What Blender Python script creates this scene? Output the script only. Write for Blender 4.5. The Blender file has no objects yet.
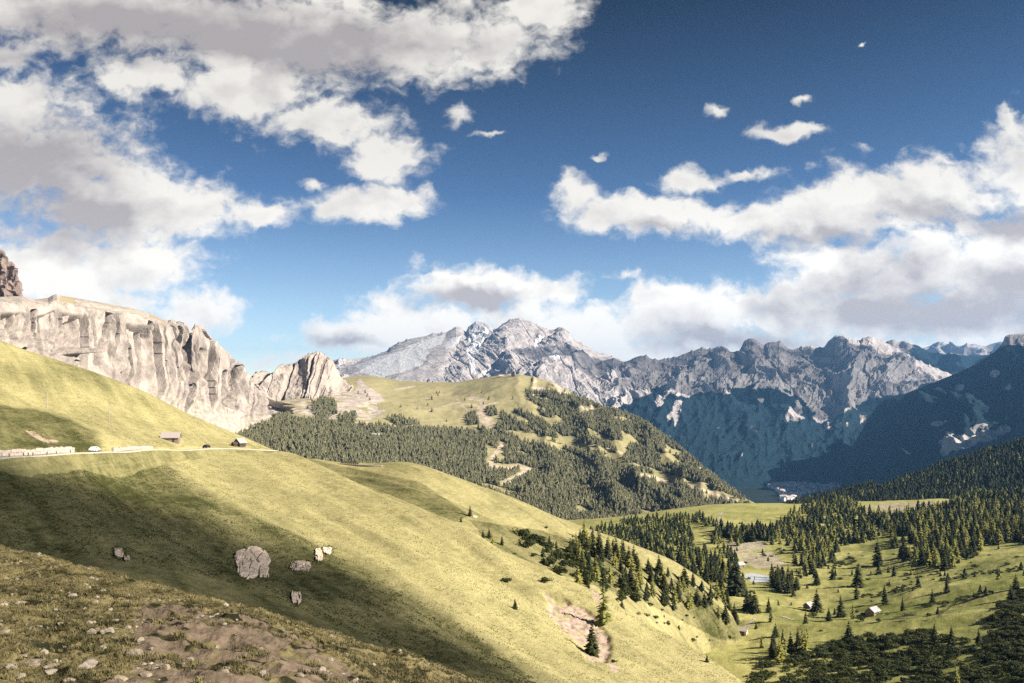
import bpy, math, random
import numpy as np
from mathutils import Vector, Matrix
from mathutils.bvhtree import BVHTree

random.seed(7)
RNG = np.random.default_rng(7)
scene = bpy.context.scene
COL = scene.collection
R = math.radians

# ------------------------------------------------------------------ camera
F = 887.0                       # focal length in pixels of the 1024 wide picture
CX, CY, HOR = 512.0, 341.5, 395.0
PITCH = math.atan((HOR - CY) / F)
cam = bpy.data.cameras.new("camera")
cam.sensor_width = 36.0
cam.lens = F * 36.0 / 1024.0
cam.clip_start = 0.3
cam.clip_end = 120000.0
cam_ob = bpy.data.objects.new("camera", cam)
cam_ob.rotation_euler = (math.pi / 2 + PITCH, 0, 0)
COL.objects.link(cam_ob)
scene.camera = cam_ob

# ------------------------------------------------------------------ light
SUN_EL, SUN_AZ = R(33.0), R(107.0)      # azimuth clockwise from the view direction (+Y)
SUN_DIR = np.array([math.sin(SUN_AZ) * math.cos(SUN_EL), math.cos(SUN_AZ) * math.cos(SUN_EL), math.sin(SUN_EL)])
sun = bpy.data.lights.new("sun", 'SUN')
sun.energy = 5.0
sun.angle = R(0.5)
sun.color = (1.0, 0.92, 0.80)
sun_ob = bpy.data.objects.new("sun", sun)
sun_ob.rotation_euler = Vector(SUN_DIR).to_track_quat('Z', 'Y').to_euler()
sun_ob.location = (0, 0, 3000)
COL.objects.link(sun_ob)

vs = scene.view_settings
vs.view_transform = 'Standard'
vs.look = 'None'
vs.gamma = 1.0
vs.exposure = 1.15
vs.use_curve_mapping = False
scene.cycles.use_denoising = False
scene.cycles.max_bounces = 4
scene.cycles.diffuse_bounces = 2
scene.cycles.volume_bounces = 0
scene.cycles.transparent_max_bounces = 8


class NB:
    """small helper to write shader nodes"""
    def __init__(s, tree):
        s.t = tree
    def n(s, kind, ins=None, **kw):
        nd = s.t.nodes.new(kind)
        for k, v in kw.items():
            setattr(nd, k, v)
        for k, v in (ins or {}).items():
            s.put(nd.inputs[k], v)
        return nd
    def put(s, sock, v):
        if isinstance(v, bpy.types.NodeSocket):
            s.t.links.new(v, sock)
        elif isinstance(v, bpy.types.Node):
            s.t.links.new(v.outputs[0], sock)
        else:
            sock.default_value = v
    def m(s, op, a, b=0.0, c=0.0, clamp=False):
        nd = s.n('ShaderNodeMath', {0: a, 1: b, 2: c}, operation=op)
        nd.use_clamp = clamp
        return nd.outputs[0]
    def vm(s, op, a, b=(0, 0, 0), out=0, scale=None):
        nd = s.n('ShaderNodeVectorMath', {0: a, 1: b}, operation=op)
        if scale is not None:
            s.put(nd.inputs['Scale'], scale)
        return nd.outputs[out]
    def mix(s, f, a, b, blend='MIX'):
        nd = s.n('ShaderNodeMix', data_type='RGBA', blend_type=blend)
        s.put(nd.inputs[0], f)
        for i, v in ((6, a), (7, b)):
            if isinstance(v, tuple) and len(v) == 3:
                v = v + (1.0,)
            s.put(nd.inputs[i], v)
        return nd.outputs[2]
    def ramp(s, x, lo, hi, a=0.0, b=1.0, smooth=True):
        nd = s.n('ShaderNodeMapRange', {0: x, 1: lo, 2: hi, 3: a, 4: b})
        nd.interpolation_type = 'SMOOTHSTEP' if smooth else 'LINEAR'
        return nd.outputs[0]
    def noise(s, vec, scale, detail=4.0, rough=0.55, dist=0.0, out=0):
        nd = s.n('ShaderNodeTexNoise', {'Vector': vec, 'Scale': scale, 'Detail': detail, 'Roughness': rough, 'Distortion': dist})
        return nd.outputs[out]


def ray(px, py):
    """direction through a picture position, scaled so that its depth (Y) is 1"""
    x = (np.asarray(px, float) - CX) / F
    up = -(np.asarray(py, float) - CY) / F
    c, s_ = math.cos(PITCH), math.sin(PITCH)
    yy = c - up * s_
    zz = s_ + up * c
    return x / yy, zz / yy


def project(P):
    c, s_ = math.cos(PITCH), math.sin(PITCH)
    fw = P[..., 1] * c + P[..., 2] * s_
    up = -P[..., 1] * s_ + P[..., 2] * c
    fw = np.maximum(fw, 1e-3)
    return CX + F * P[..., 0] / fw, CY - F * up / fw


# ------------------------------------------------------------------ sky
CLOUD_LIT, CLOUD_DARK = (5.6, 5.35, 4.9), (2.75, 2.52, 2.48)
def build_world():
    w = bpy.data.worlds.new("World")
    scene.world = w
    w.use_nodes = True
    w.cycles.sampling_method = 'MANUAL'
    w.cycles.sample_map_resolution = 512
    t = w.node_tree
    t.nodes.clear()
    b = NB(t)
    sky = b.n('ShaderNodeTexSky', sky_type='NISHITA', sun_disc=False, sun_elevation=SUN_EL, sun_rotation=SUN_AZ,
              altitude=2200.0, air_density=1.0, dust_density=0.4, ozone_density=2.0)
    geo = b.n('ShaderNodeTexCoord')
    d = geo.outputs['Generated']
    sep = b.n('ShaderNodeSeparateXYZ', {0: d})
    X, Y, Z = sep.outputs
    front = b.ramp(Y, 0.02, 0.25)
    Ys = b.m('MAXIMUM', Y, 0.03)
    sx = b.m('DIVIDE', X, Ys)
    sz = b.m('DIVIDE', Z, Ys)
    P = b.n('ShaderNodeCombineXYZ', {0: sx, 1: sz, 2: 0.0}).outputs[0]

    def blobfield(vec, blobs, k=0.35):
        cur = None
        for (px, py, rx, ry) in blobs:
            ax, az = ray(px, py)
            e = b.vm('SUBTRACT', vec, (float(ax), float(az), 0))
            e = b.vm('MULTIPLY', e, (F / rx, F / ry, 0))
            L = b.vm('LENGTH', e, out=1)
            if min(rx, ry * 2) < 20: L = b.m('ADD', b.m('MULTIPLY', L, 0.75), 0.42)
            if cur is None:
                cur = L
            else:
                cur = b.n('ShaderNodeMath', {0: cur, 1: L, 2: k}, operation='SMOOTH_MIN').outputs[0]
        return cur

    W = [(40, -8, 90, 32), (130, 12, 100, 40), (150, 74, 66, 24), (230, 40, 110, 60), (330, 40, 95, 55), (330, 120, 85, 26), (250, 88, 70, 34),
         (388, 150, 42, 28), (415, 40, 70, 42), (485, 45, 60, 36), (545, 12, 42, 26), (5, 55, 40, 18),
         (350, 208, 55, 18), (395, 200, 42, 15), (312, 184, 14, 9),
         (25, 98, 56, 34), (25, 165, 130, 62), (110, 205, 105, 45), (190, 212, 75, 34), (265, 218, 38, 12), (60, 265, 120, 44),
         (140, 262, 70, 38), (185, 308, 48, 20), (120, 300, 60, 24),
         (457, 119, 17, 15), (572, 190, 22, 26), (600, 213, 40, 20), (650, 218, 50, 18), (704, 176, 32, 13), (700, 208, 55, 17),
         (750, 222, 65, 24), (805, 205, 36, 18), (835, 222, 75, 32), (890, 196, 70, 32), (955, 190, 75, 36), (1015, 170, 55, 44),
         (930, 272, 95, 38), (1010, 270, 80, 50), (835, 285, 65, 20), (770, 308, 85, 28), (695, 312, 75, 28), (640, 328, 70, 22),
         (590, 338, 45, 18), (900, 315, 170, 26),
         (350, 335, 66, 18), (405, 315, 52, 24), (470, 292, 66, 26), (550, 292, 46, 16), (440, 330, 80, 24), (520, 320, 60, 16),
         (716, 111, 12, 6), (803, 102, 14, 5), (782, 135, 42, 8), (1008, 121, 14, 14), (700, 348, 330, 20), (275, 360, 70, 9), (960, 322, 130, 24), (600, 322, 60, 24), (660, 300, 50, 16), (860, 262, 90, 22), (740, 172, 40, 10), (690, 180, 30, 12), (866, 42, 5, 3),
         (596, 156, 12, 4), (625, 280, 20, 6), (1010, 230, 60, 30), (490, 137, 24, 4)]
    wp1 = b.vm('SUBTRACT', b.noise(P, 8.0, 4.0, 0.6, out=1), (0.5, 0.5, 0.5))
    wp2 = b.vm('SUBTRACT', b.noise(P, 38.0, 3.0, 0.6, out=1), (0.5, 0.5, 0.5))
    Pw = b.vm('ADD', b.vm('ADD', P, b.vm('SCALE', wp1, scale=0.05)), b.vm('SCALE', wp2, scale=0.022))
    r = blobfield(Pw, W)
    def nz(vec, sc, det=7.0, rough=0.6):
        return b.m('SUBTRACT', b.noise(b.vm('MULTIPLY', vec, (1.0, 1.45, 1.0)), sc, det, rough), 0.5)
    n0 = nz(P, 10.0, 6.0, 0.52)
    nh = nz(Pw, 38.0, 6.0, 0.56)
    off = b.vm('ADD', P, (0.014, 0.020, 0.0))
    n1 = nz(off, 10.0, 4.0, 0.5)
    offh = b.vm('ADD', Pw, (0.005, 0.007, 0.0))
    nh1 = nz(offh, 38.0, 3.0, 0.5)
    dens = b.m('ADD', b.m('SUBTRACT', 1.22, r), b.m('ADD', b.m('MULTIPLY', n0, 2.3), b.m('MULTIPLY', nh, 1.5)))
    # behind and beside the view the sky carries scattered clouds of the same kind
    bn = b.noise(d, 3.0, 7.0, 0.55)
    dens_b = b.m('MULTIPLY', b.m('SUBTRACT', bn, 0.58), 5.0)
    dens = b.n('ShaderNodeMix', {0: front, 2: dens_b, 3: dens}, data_type='FLOAT').outputs[0]
    cov = b.m('POWER', b.ramp(dens, -0.12, 0.70), 1.25)
    # relief: more cloud towards the sun means this side is shaded
    grad = b.m('ADD', b.m('MULTIPLY', b.m('SUBTRACT', n1, n0), 2.0), b.m('MULTIPLY', b.m('SUBTRACT', nh1, nh), 0.45))
    GREY = [(15, 165, 115, 50), (60, 215, 90, 34), (90, 18, 120, 40), (200, 25, 130, 36), (330, 45, 110, 34), (930, 312, 170, 26), (735, 338, 80, 12),
            (880, 285, 60, 22), (1020, 300, 60, 40), (820, 240, 60, 13), (480, 300, 55, 11), (350, 340, 40, 8), (940, 215, 70, 16), (1015, 225, 60, 18), (1020, 275, 18, 8), (660, 226, 40, 8)]
    g = blobfield(Pw, GREY, 0.5)
    grey = b.ramp(b.m('ADD', g, b.m('ADD', b.m('MULTIPLY', n0, 1.1), b.m('MULTIPLY', nh, 0.15))), 0.3, 1.6, 1.0, 0.0)
    thick = b.ramp(dens, 0.3, 1.5)
    shade = b.m('ADD', b.m('MULTIPLY', grey, 0.9), b.m('MULTIPLY', b.ramp(dens, 0.15, 0.7), b.m('ADD', b.m('MULTIPLY', thick, 0.22), grad)), clamp=True)
    cloud = b.mix(shade, CLOUD_LIT, CLOUD_DARK)
    cloud = b.vm('SCALE', cloud, scale=b.ramp(Z, 0.05, 0.30, 1.45, 1.0))
    # deep blue overhead
    hgt = b.ramp(Z, 0.03, 0.46, smooth=False)
    tint = b.n('ShaderNodeValToRGB', {0: hgt})
    cr = tint.color_ramp
    cr.elements[0].color = (1.22, 1.16, 1.08, 1)
    cr.elements[1].color = (0.032, 0.044, 0.066, 1)
    e = cr.elements.new(0.45); e.color = (0.36, 0.46, 0.56, 1)
    skyc = b.mix(1.0, sky.outputs[0], tint.outputs[0], 'MULTIPLY')
    colr = b.mix(cov, skyc, cloud)
    bg = b.n('ShaderNodeBackground', {'Color': colr, 'Strength': 0.075})
    out = b.n('ShaderNodeOutputWorld', {0: bg})
build_world()

# ------------------------------------------------------------------ noise
_perm = RNG.permutation(512).astype(np.int64)
_perm = np.concatenate([_perm, _perm, _perm])
_ang = RNG.random(512) * 2 * np.pi
_g2 = np.stack([np.cos(_ang), np.sin(_ang)], -1)
_g3 = RNG.normal(size=(512, 3)); _g3 /= np.linalg.norm(_g3, axis=1, keepdims=True)


def perlin2(x, y):
    xi = np.floor(x).astype(np.int64); yi = np.floor(y).astype(np.int64)
    xf = x - xi; yf = y - yi
    u = xf * xf * xf * (xf * (xf * 6 - 15) + 10); v = yf * yf * yf * (yf * (yf * 6 - 15) + 10)
    def g(i, j):
        h = _perm[_perm[(xi + i) & 511] + ((yi + j) & 511)]
        gr = _g2[h]
        return gr[..., 0] * (xf - i) + gr[..., 1] * (yf - j)
    a = g(0, 0) * (1 - u) + g(1, 0) * u
    c = g(0, 1) * (1 - u) + g(1, 1) * u
    return (a * (1 - v) + c * v) * 1.5


def fbm2(x, y, octv=5, gain=0.5, lac=2.03):
    s = 0.0; a = 1.0; t = 0.0
    for k in range(octv):
        s = s + a * perlin2(x + 17.3 * k, y - 9.1 * k); t += a
        x = x * lac; y = y * lac; a *= gain
    return s / t


def ridged2(x, y, octv=5, gain=0.5, lac=2.07):
    s = 0.0; a = 1.0; t = 0.0; w = 1.0
    for k in range(octv):
        n = 1.0 - np.abs(perlin2(x + 31.7 * k, y + 5.9 * k)) * 1.9
        n = np.clip(n, 0, 1) ** 2 * w
        w = np.clip(n * 1.6, 0, 1)
        s = s + a * n; t += a
        x = x * lac; y = y * lac; a *= gain
    return s / t


def smooth(x, a, b):
    t = np.clip((x - a) / (b - a), 0, 1)
    return t * t * (3 - 2 * t)


def inpoly(px, py, poly):
    """signed-ish inside test: True inside the polygon"""
    ins = np.zeros(np.shape(px), bool)
    n = len(poly)
    for i in range(n):
        x1, y1 = poly[i]; x2, y2 = poly[(i + 1) % n]
        if y1 == y2:
            continue
        c = ((y1 > py) != (y2 > py)) & (px < (x2 - x1) * (py - y1) / (y2 - y1) + x1)
        ins ^= c
    return ins


def blur(a, k):
    for _ in range(k):
        for ax in (0, 1):
            q = np.moveaxis(a, ax, 0); r_ = q.copy(); r_[1:-1] = (q[:-2] + q[1:-1] + q[2:]) / 3; a = np.moveaxis(r_, 0, ax)
    return a


def polydist(px, py, line):
    d = np.full(np.shape(px), 1e9)
    for (x1, y1), (x2, y2) in zip(line[:-1], line[1:]):
        dx, dy = x2 - x1, y2 - y1
        L = dx * dx + dy * dy + 1e-9
        t = np.clip(((px - x1) * dx + (py - y1) * dy) / L, 0, 1)
        d = np.minimum(d, np.hypot(px - x1 - t * dx, py - y1 - t * dy))
    return d


def hash2(i, j):
    return ((_perm[(_perm[i & 511] + (j & 511))] * 0.6180339887 + _perm[(j * 7 + i * 3) & 511] * .37) % 1.0)


def towers(s_, t_, lam, tall, sharp=.8, sd=0, flat=.55):
    """rock broken into upright faces: flat steps with abrupt edges, each column changing now and then with height"""
    x = s_ / lam + 0.24 * fbm2(s_ / (lam * 1.7) + sd, t_ / (lam * tall * .6), 4)
    i = np.floor(x).astype(np.int64); f = x - i
    def val(k):
        y = t_ / (lam * tall) + hash2(k, k * 3 + sd) * 9
        j = np.floor(y).astype(np.int64); g = smooth(y - j, flat, 1.0)
        return hash2(k, j + sd) * (1 - g) + hash2(k, j + 1 + sd) * g
    e = smooth(f, sharp, 1.0)
    return val(i) * (1 - e) + val(i + 1) * e - .5 - .75 * np.exp(-((f - 1) / .06) ** 2 / 2) * (hash2(i, i + sd + 5) > .45)


# ------------------------------------------------------------------ mesh helpers
def mesh_np(name, V, Fq, mats, smooth_shade=True, mat_idx=None):
    me = bpy.data.meshes.new(name)
    V = np.ascontiguousarray(V, dtype=np.float32).reshape(-1, 3)
    Fq = np.ascontiguousarray(Fq, dtype=np.int32)
    n, k = Fq.shape
    me.vertices.add(len(V)); me.vertices.foreach_set('co', V.ravel())
    me.loops.add(n * k); me.loops.foreach_set('vertex_index', Fq.ravel())
    me.polygons.add(n)
    me.polygons.foreach_set('loop_start', np.arange(0, n * k, k, dtype=np.int32))
    me.polygons.foreach_set('loop_total', np.full(n, k, dtype=np.int32))
    me.polygons.foreach_set('use_smooth', np.full(n, smooth_shade, dtype=bool))
    for m in mats:
        me.materials.append(m)
    if mat_idx is not None:
        me.polygons.foreach_set('material_index', np.asarray(mat_idx, dtype=np.int32))
    me.update(calc_edges=True)
    me.validate()
    return me


def link(name, me, parent=None, label=None, cat=None, group=None, kind=None, loc=None):
    o = bpy.data.objects.new(name, me)
    COL.objects.link(o)
    if parent: o.parent = parent
    if loc is not None: o.location = loc
    tag(o, label, cat, group, kind)
    return o


def tag(o, label=None, cat=None, group=None, kind=None):
    if label: o['label'] = label
    if cat: o['category'] = cat
    if group: o['group'] = group
    if kind: o['kind'] = kind


def copy_tree(o, parent=None):
    c = o.copy(); COL.objects.link(c)
    if parent: c.parent = parent
    for ch in list(o.children):
        copy_tree(ch, c)
    return c


def set_mask(me, mask, lush=None):
    a = me.attributes.new('mask', 'FLOAT_COLOR', 'POINT')
    a.data.foreach_set('color', np.ascontiguousarray(mask.reshape(-1, 4), dtype=np.float32).ravel())
    if lush is not None:
        a = me.attributes.new('lush', 'FLOAT', 'POINT')
        a.data.foreach_set('value', np.ascontiguousarray(lush, dtype=np.float32).ravel())


def pchip(y, t):
    """monotone cubic through rows y[0..n-1] (n, cols) at parameters t (m,)"""
    n = y.shape[0]
    d = y[1:] - y[:-1]
    m = np.zeros_like(y)
    a, b_ = d[:-1], d[1:]
    ok = a * b_ > 0
    m[1:-1] = np.where(ok, 2 * a * b_ / np.where(ok, a + b_, 1), 0)
    m[0] = d[0]; m[-1] = d[-1]
    i = np.clip(np.floor(t).astype(int), 0, n - 2)
    f = (t - i)[:, None]
    h00 = 2 * f**3 - 3 * f**2 + 1; h10 = f**3 - 2 * f**2 + f; h01 = -2 * f**3 + 3 * f**2; h11 = f**3 - f**2
    return h00 * y[i] + h10 * m[i] + h01 * y[i + 1] + h11 * m[i + 1]


def normals(P):
    du = np.gradient(P, axis=1); dv = np.gradient(P, axis=0)
    n = np.cross(du, dv)
    n /= np.linalg.norm(n, axis=-1, keepdims=True) + 1e-12
    return n


class Sheet:
    """terrain lofted through feature lines that each have their own distance; rows go from near to far"""
    def __init__(s, lines, rows, p0, p1, ncol, sm=0):
        px = np.linspace(p0, p1, ncol)
        D, Z, X = [], [], []
        for ln in lines:
            a = np.array(ln, float)
            py = np.interp(px, a[:, 0], a[:, 1]); d = np.interp(px, a[:, 0], a[:, 2])
            if sm:
                st = px[1] - px[0]; kk = np.exp(-np.arange(-int(3 * sm / st), int(3 * sm / st) + 1) ** 2 * (st / sm) ** 2 / 2); kk /= kk.sum(); n_ = len(kk) // 2
                def gs(v_):
                    ext = np.concatenate([v_[0] - (v_[n_:0:-1] - v_[0]), v_, v_[-1] - (v_[-2:-n_ - 2:-1] - v_[-1])])
                    return np.convolve(ext, kk, 'valid')
                py, d = gs(py), gs(d)
            x, z = ray(px, py)
            D.append(d); Z.append(z * d); X.append(x)
        D, Z = np.array(D), np.array(Z)
        t = [np.linspace(i, i + 1, r, endpoint=False) for i, r in enumerate(rows)]
        t = np.concatenate(t + [np.array([len(rows)], float)])
        d = pchip(D, t); z = pchip(Z, t)
        xs = np.interp(t, np.arange(len(X)), [0] * len(X))
        # horizontal position: keep each column on its own bearing
        bear = (px - CX) / F / math.cos(PITCH)
        s.P = np.stack([np.broadcast_to(bear, d.shape) * (d * math.cos(PITCH) ** 2 + z * math.sin(PITCH) * math.cos(PITCH)), d, z], -1)
        s.px = np.broadcast_to(px, d.shape); s.t = np.broadcast_to(t[:, None], d.shape)
        s.arc()
    def arc(s):
        mid = s.P.shape[1] // 2
        du = np.linalg.norm(np.diff(s.P, axis=1), axis=-1)
        dv = np.linalg.norm(np.diff(s.P, axis=0), axis=-1)
        s.S = np.zeros(s.px.shape); s.S[:, 1:] = np.cumsum(np.broadcast_to(du.mean(0), (s.px.shape[0], du.shape[1])), 1)
        s.T = np.zeros(s.px.shape); s.T[1:] = np.cumsum(np.broadcast_to(dv.mean(1)[:, None], (dv.shape[0], s.px.shape[1])), 0)
    def disp(s, h, up=False):
        if up:
            s.P[..., 2] += h
        else:
            s.P += normals(s.P) * h[..., None]
    def soften(s, k):
        """round the folds left by the feature lines"""
        for _ in range(k):
            for ax in (0, 1):
                z = s.P[..., 2]
                zp = np.moveaxis(z, ax, 0)
                q = zp.copy()
                q[1:-1] = 0.25 * zp[:-2] + 0.5 * zp[1:-1] + 0.25 * zp[2:]
                s.P[..., 2] = np.moveaxis(q, 0, ax)
    def quads(s):
        r, c = s.px.shape
        i = np.arange(r * c).reshape(r, c)
        return np.stack([i[:-1, :-1], i[:-1, 1:], i[1:, 1:], i[1:, :-1]], -1).reshape(-1, 4)
    def build(s, name, mat, mask=None, lush=None, label=None, facet=False):
        s.me = mesh_np(name, s.P, s.quads(), [mat], smooth_shade=not facet)
        if mask is not None:
            set_mask(s.me, mask, lush)
        s.ob = link(name, s.me, kind='structure', label=label)
        return s
    def bvh(s, step=1):
        P = s.P[::step, ::step]
        r, c = P.shape[:2]
        i = np.arange(r * c).reshape(r, c)
        q = np.stack([i[:-1, :-1], i[:-1, 1:], i[1:, 1:], i[1:, :-1]], -1).reshape(-1, 4)
        s.tree = BVHTree.FromPolygons(P.reshape(-1, 3).tolist(), q.tolist())
        return s.tree
    def sample(s, n, tmin=0, tmax=99):
        """n random points, even per ground area"""
        P = s.P
        A = np.linalg.norm(np.cross(P[1:, :-1] - P[:-1, :-1], P[:-1, 1:] - P[:-1, :-1]), axis=-1)
        A = A * ((s.t[:-1, :-1] >= tmin) & (s.t[:-1, :-1] < tmax))
        c = np.cumsum(A.ravel()); k = np.searchsorted(c, RNG.random(n) * c[-1])
        k = np.minimum(k, A.size - 1)
        i, j = np.unravel_index(k, A.shape)
        f, g = RNG.random(n)[:, None], RNG.random(n)[:, None]
        return (P[i, j] * (1 - f) * (1 - g) + P[i, j + 1] * f * (1 - g) + P[i + 1, j] * (1 - f) * g + P[i + 1, j + 1] * f * g)


# ------------------------------------------------------------------ materials
def new_mat(name):
    m = bpy.data.materials.new(name); m.use_nodes = True
    m.node_tree.nodes.clear()
    return m, NB(m.node_tree)


def finish(b, colr, rough=0.9, bump=None, bstr=0.3, bdist=1.0, spec=0.2, extra=None):
    ins = {'Base Color': colr, 'Roughness': rough, 'Specular IOR Level': spec}
    p = b.n('ShaderNodeBsdfPrincipled', ins)
    if bump is not None:
        bp = b.n('ShaderNodeBump', {'Height': bump, 'Strength': bstr, 'Distance': bdist})
        b.put(p.inputs['Normal'], bp.outputs[0])
    b.n('ShaderNodeOutputMaterial', {0: p.outputs[0]})


def terrain_mat(name, dry, lushc, rock, rock2, soil, dark, snow=(0.7, 0.72, 0.75), gs=0.6, rs=0.02, bd=0.3, streak=None, rbd=6.0, veg_noise=0.02):
    """grass, rock, bare soil, dark scrub and snow; where each lies comes from the terrain's own mask"""
    m, b = new_mat(name)
    co = b.n('ShaderNodeTexCoord').outputs['Object']
    at = b.n('ShaderNodeAttribute', attribute_name='mask')
    sep = b.n('ShaderNodeSeparateColor', {0: at.outputs['Color']})
    lu = b.n('ShaderNodeAttribute', attribute_name='lush').outputs['Fac']
    n_big = b.noise(co, gs * 0.06, 5, 0.6)
    n_fine = b.noise(co, gs, 6, 0.65)
    n_grain = b.noise(co, gs * 5, 3, 0.7)
    l = b.m('ADD', lu, b.m('ADD', b.m('MULTIPLY', b.m('SUBTRACT', n_big, 0.5), 1.1), b.m('MULTIPLY', b.m('SUBTRACT', n_fine, 0.5), 0.9)), clamp=True)
    if streak:
        ang, sl, sw = streak
        mp = b.n('ShaderNodeMapping', {'Vector': co, 'Rotation': (0, 0, ang)})
        mp2 = b.n('ShaderNodeMapping', {'Vector': mp.outputs[0], 'Scale': (1.0 / sl, 1.0 / sw, 0.02)})
        n_st = b.noise(mp2.outputs[0], 1.0, 5, 0.62, 0.4)
        l = b.m('ADD', l, b.m('MULTIPLY', b.m('SUBTRACT', n_st, 0.5), 0.95), clamp=True)
    if streak:      # little terraces trodden along the contour
        ct = b.noise(b.vm('MULTIPLY', co, (0.07, 0.07, 1.6)), 1.0, 4, 0.6)
        l = b.m('ADD', l, b.m('MULTIPLY', b.m('SUBTRACT', ct, 0.5), 0.5), clamp=True)
    grass = b.mix(l, dry, lushc)
    grass = b.mix(b.ramp(n_grain, 0.25, 0.75, 0.0, 0.72), grass, b.mix(0.5, grass, (0.0, 0.0, 0.0)))
    rn = b.noise(co, rs, 8, 0.62)
    mpv = b.n('ShaderNodeMapping', {'Vector': co, 'Scale': (1.0, 1.0, 0.18)})
    rv = b.noise(mpv.outputs[0], rs * 3.5, 6, 0.65)
    rk = b.mix(b.ramp(b.m('ADD', b.m('MULTIPLY', rn, 0.5), b.m('MULTIPLY', rv, 0.5)), 0.38, 0.62), rock2, rock)
    so = b.mix(b.ramp(n_fine, 0.35, 0.65), soil, tuple(c * 0.62 for c in soil))
    dk = b.mix(b.ramp(n_fine, 0.3, 0.7), dark, tuple(c * 0.55 for c in dark))
    edge = b.m('MULTIPLY', b.m('SUBTRACT', b.noise(co, veg_noise, 7, 0.6), 0.5), 1.1)
    def msk(ch, w=1.0):
        raw = sep.outputs[ch] if isinstance(ch, int) else ch
        return b.ramp(b.m('ADD', raw, b.m('MULTIPLY', edge, w)), 0.42, 0.58)
    c = b.mix(msk(2), grass, dk)
    c = b.mix(msk(0), c, rk)
    c = b.mix(msk(1, 0.7), c, so)
    c = b.mix(msk(at.outputs['Alpha'], 0.5), c, snow)
    hgt = b.m('ADD', b.m('MULTIPLY', n_fine, 0.6), b.m('MULTIPLY', n_grain, 0.5))
    bp0 = b.n('ShaderNodeBump', {'Height': hgt, 'Strength': 0.6, 'Distance': bd})
    rh = b.m('ADD', rn, b.m('MULTIPLY', rv, 0.8))
    bp1 = b.n('ShaderNodeBump', {'Height': b.m('MULTIPLY', rh, sep.outputs[0]), 'Strength': 0.5, 'Distance': rbd, 'Normal': bp0.outputs[0]})
    p = b.n('ShaderNodeBsdfPrincipled', {'Base Color': c, 'Roughness': 0.95, 'Specular IOR Level': 0.1, 'Normal': bp1.outputs[0]})
    b.n('ShaderNodeOutputMaterial', {0: p.outputs[0]})
    return m


DRY, LUSH_SHADE = (0.50, 0.44, 0.205), (0.066, 0.07, 0.021)  # second tone: lush grass, and the cloud shade painted on the meadows
ROCKL, ROCKD = (0.56, 0.48, 0.40), (0.33, 0.28, 0.25)
M_mound = terrain_mat('mound_ground', (0.25, 0.205, 0.10), (0.05, 0.046, 0.018), (0.42, 0.38, 0.33), (0.22, 0.19, 0.16), (0.185, 0.14, 0.098), (0.026, 0.026, 0.012),
                      gs=2.6, rs=1.2, bd=0.16, rbd=0.1, veg_noise=0.8)
M_meadow = terrain_mat('meadow_grass', DRY, LUSH_SHADE, (0.62, 0.50, 0.44), (0.34, 0.27, 0.23), (0.50, 0.38, 0.29), (0.03, 0.03, 0.014),
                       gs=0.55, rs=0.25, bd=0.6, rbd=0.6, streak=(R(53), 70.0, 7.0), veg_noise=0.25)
M_valley = terrain_mat('valley_grass', (0.50, 0.46, 0.17), (0.21, 0.225, 0.058), ROCKL, ROCKD, (0.42, 0.36, 0.25), (0.03, 0.032, 0.016),
                       gs=0.25, rs=0.1, bd=0.8, rbd=1.0, streak=(R(10), 40.0, 8.0), veg_noise=0.06)
M_hill = terrain_mat('hill_grass', (0.46, 0.40, 0.21), (0.24, 0.22, 0.10), ROCKL, ROCKD, (0.55, 0.45, 0.33), (0.035, 0.038, 0.022),
                     gs=0.06, rs=0.025, bd=1.5, rbd=4.0, veg_noise=0.02)
M_cliff = terrain_mat('pale_rock', (0.46, 0.38, 0.24), (0.20, 0.18, 0.09), (0.44, 0.38, 0.325), (0.26, 0.22, 0.195), (0.48, 0.42, 0.35), (0.07, 0.075, 0.04),
                      gs=0.08, rs=0.02, bd=1.0, rbd=8.0, veg_noise=0.02)
M_far = terrain_mat('grey_rock', (0.22, 0.19, 0.12), (0.09, 0.09, 0.05), (0.47, 0.425, 0.405), (0.26, 0.235, 0.235), (0.54, 0.495, 0.47), (0.009, 0.026, 0.036),
                    snow=(0.56, 0.55, 0.56), gs=0.03, rs=0.008, bd=9.0, rbd=26.0, veg_noise=0.006)
M_ground = terrain_mat('valley_bottom', (0.42, 0.43, 0.36), (0.25, 0.29, 0.20), ROCKL, ROCKD, (0.4, 0.35, 0.28), (0.02, 0.03, 0.02), gs=0.02, rs=0.01)

# ------------------------------------------------------------------ terrain
SH = {}


def zero_mask(sh):
    return np.zeros(sh.px.shape + (4,))


# near stony mound
L = [[(-200, 1149, 2), (700, 1149, 2)],
     [(-200, 770, 8.5), (0, 750, 9), (200, 765, 9), (400, 810, 9), (600, 850, 10)],
     [(-200, 680, 14), (0, 683, 14), (200, 694, 14), (400, 725, 15), (600, 780, 16)],
     [(-200, 590, 25), (0, 608, 24), (150, 628, 22), (250, 645, 20), (400, 692, 20), (600, 755, 20)],
     [(-200, 525, 47), (-60, 538, 44), (0, 549, 42), (30, 556, 41), (60, 563, 40), (100, 573, 38), (150, 585, 35), (200, 599, 32), (230, 605, 31),
      (260, 613, 30), (330, 637, 29), (380, 651, 28), (420, 659, 27), (480, 684, 26), (600, 735, 25)],
     [(-200, 560, 55), (0, 580, 50), (200, 630, 38), (480, 720, 32), (600, 790, 32)],
     [(-200, 680, 75), (0, 700, 70), (200, 760, 60), (480, 820, 50), (600, 880, 50)]]
A = Sheet(L, [14, 60, 110, 120, 20, 12], -200, 600, 620, 7)
A.soften(6)
env = smooth(A.t, 0.6, 2.0)
X_, Y_ = A.P[..., 0], A.P[..., 1]
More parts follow.
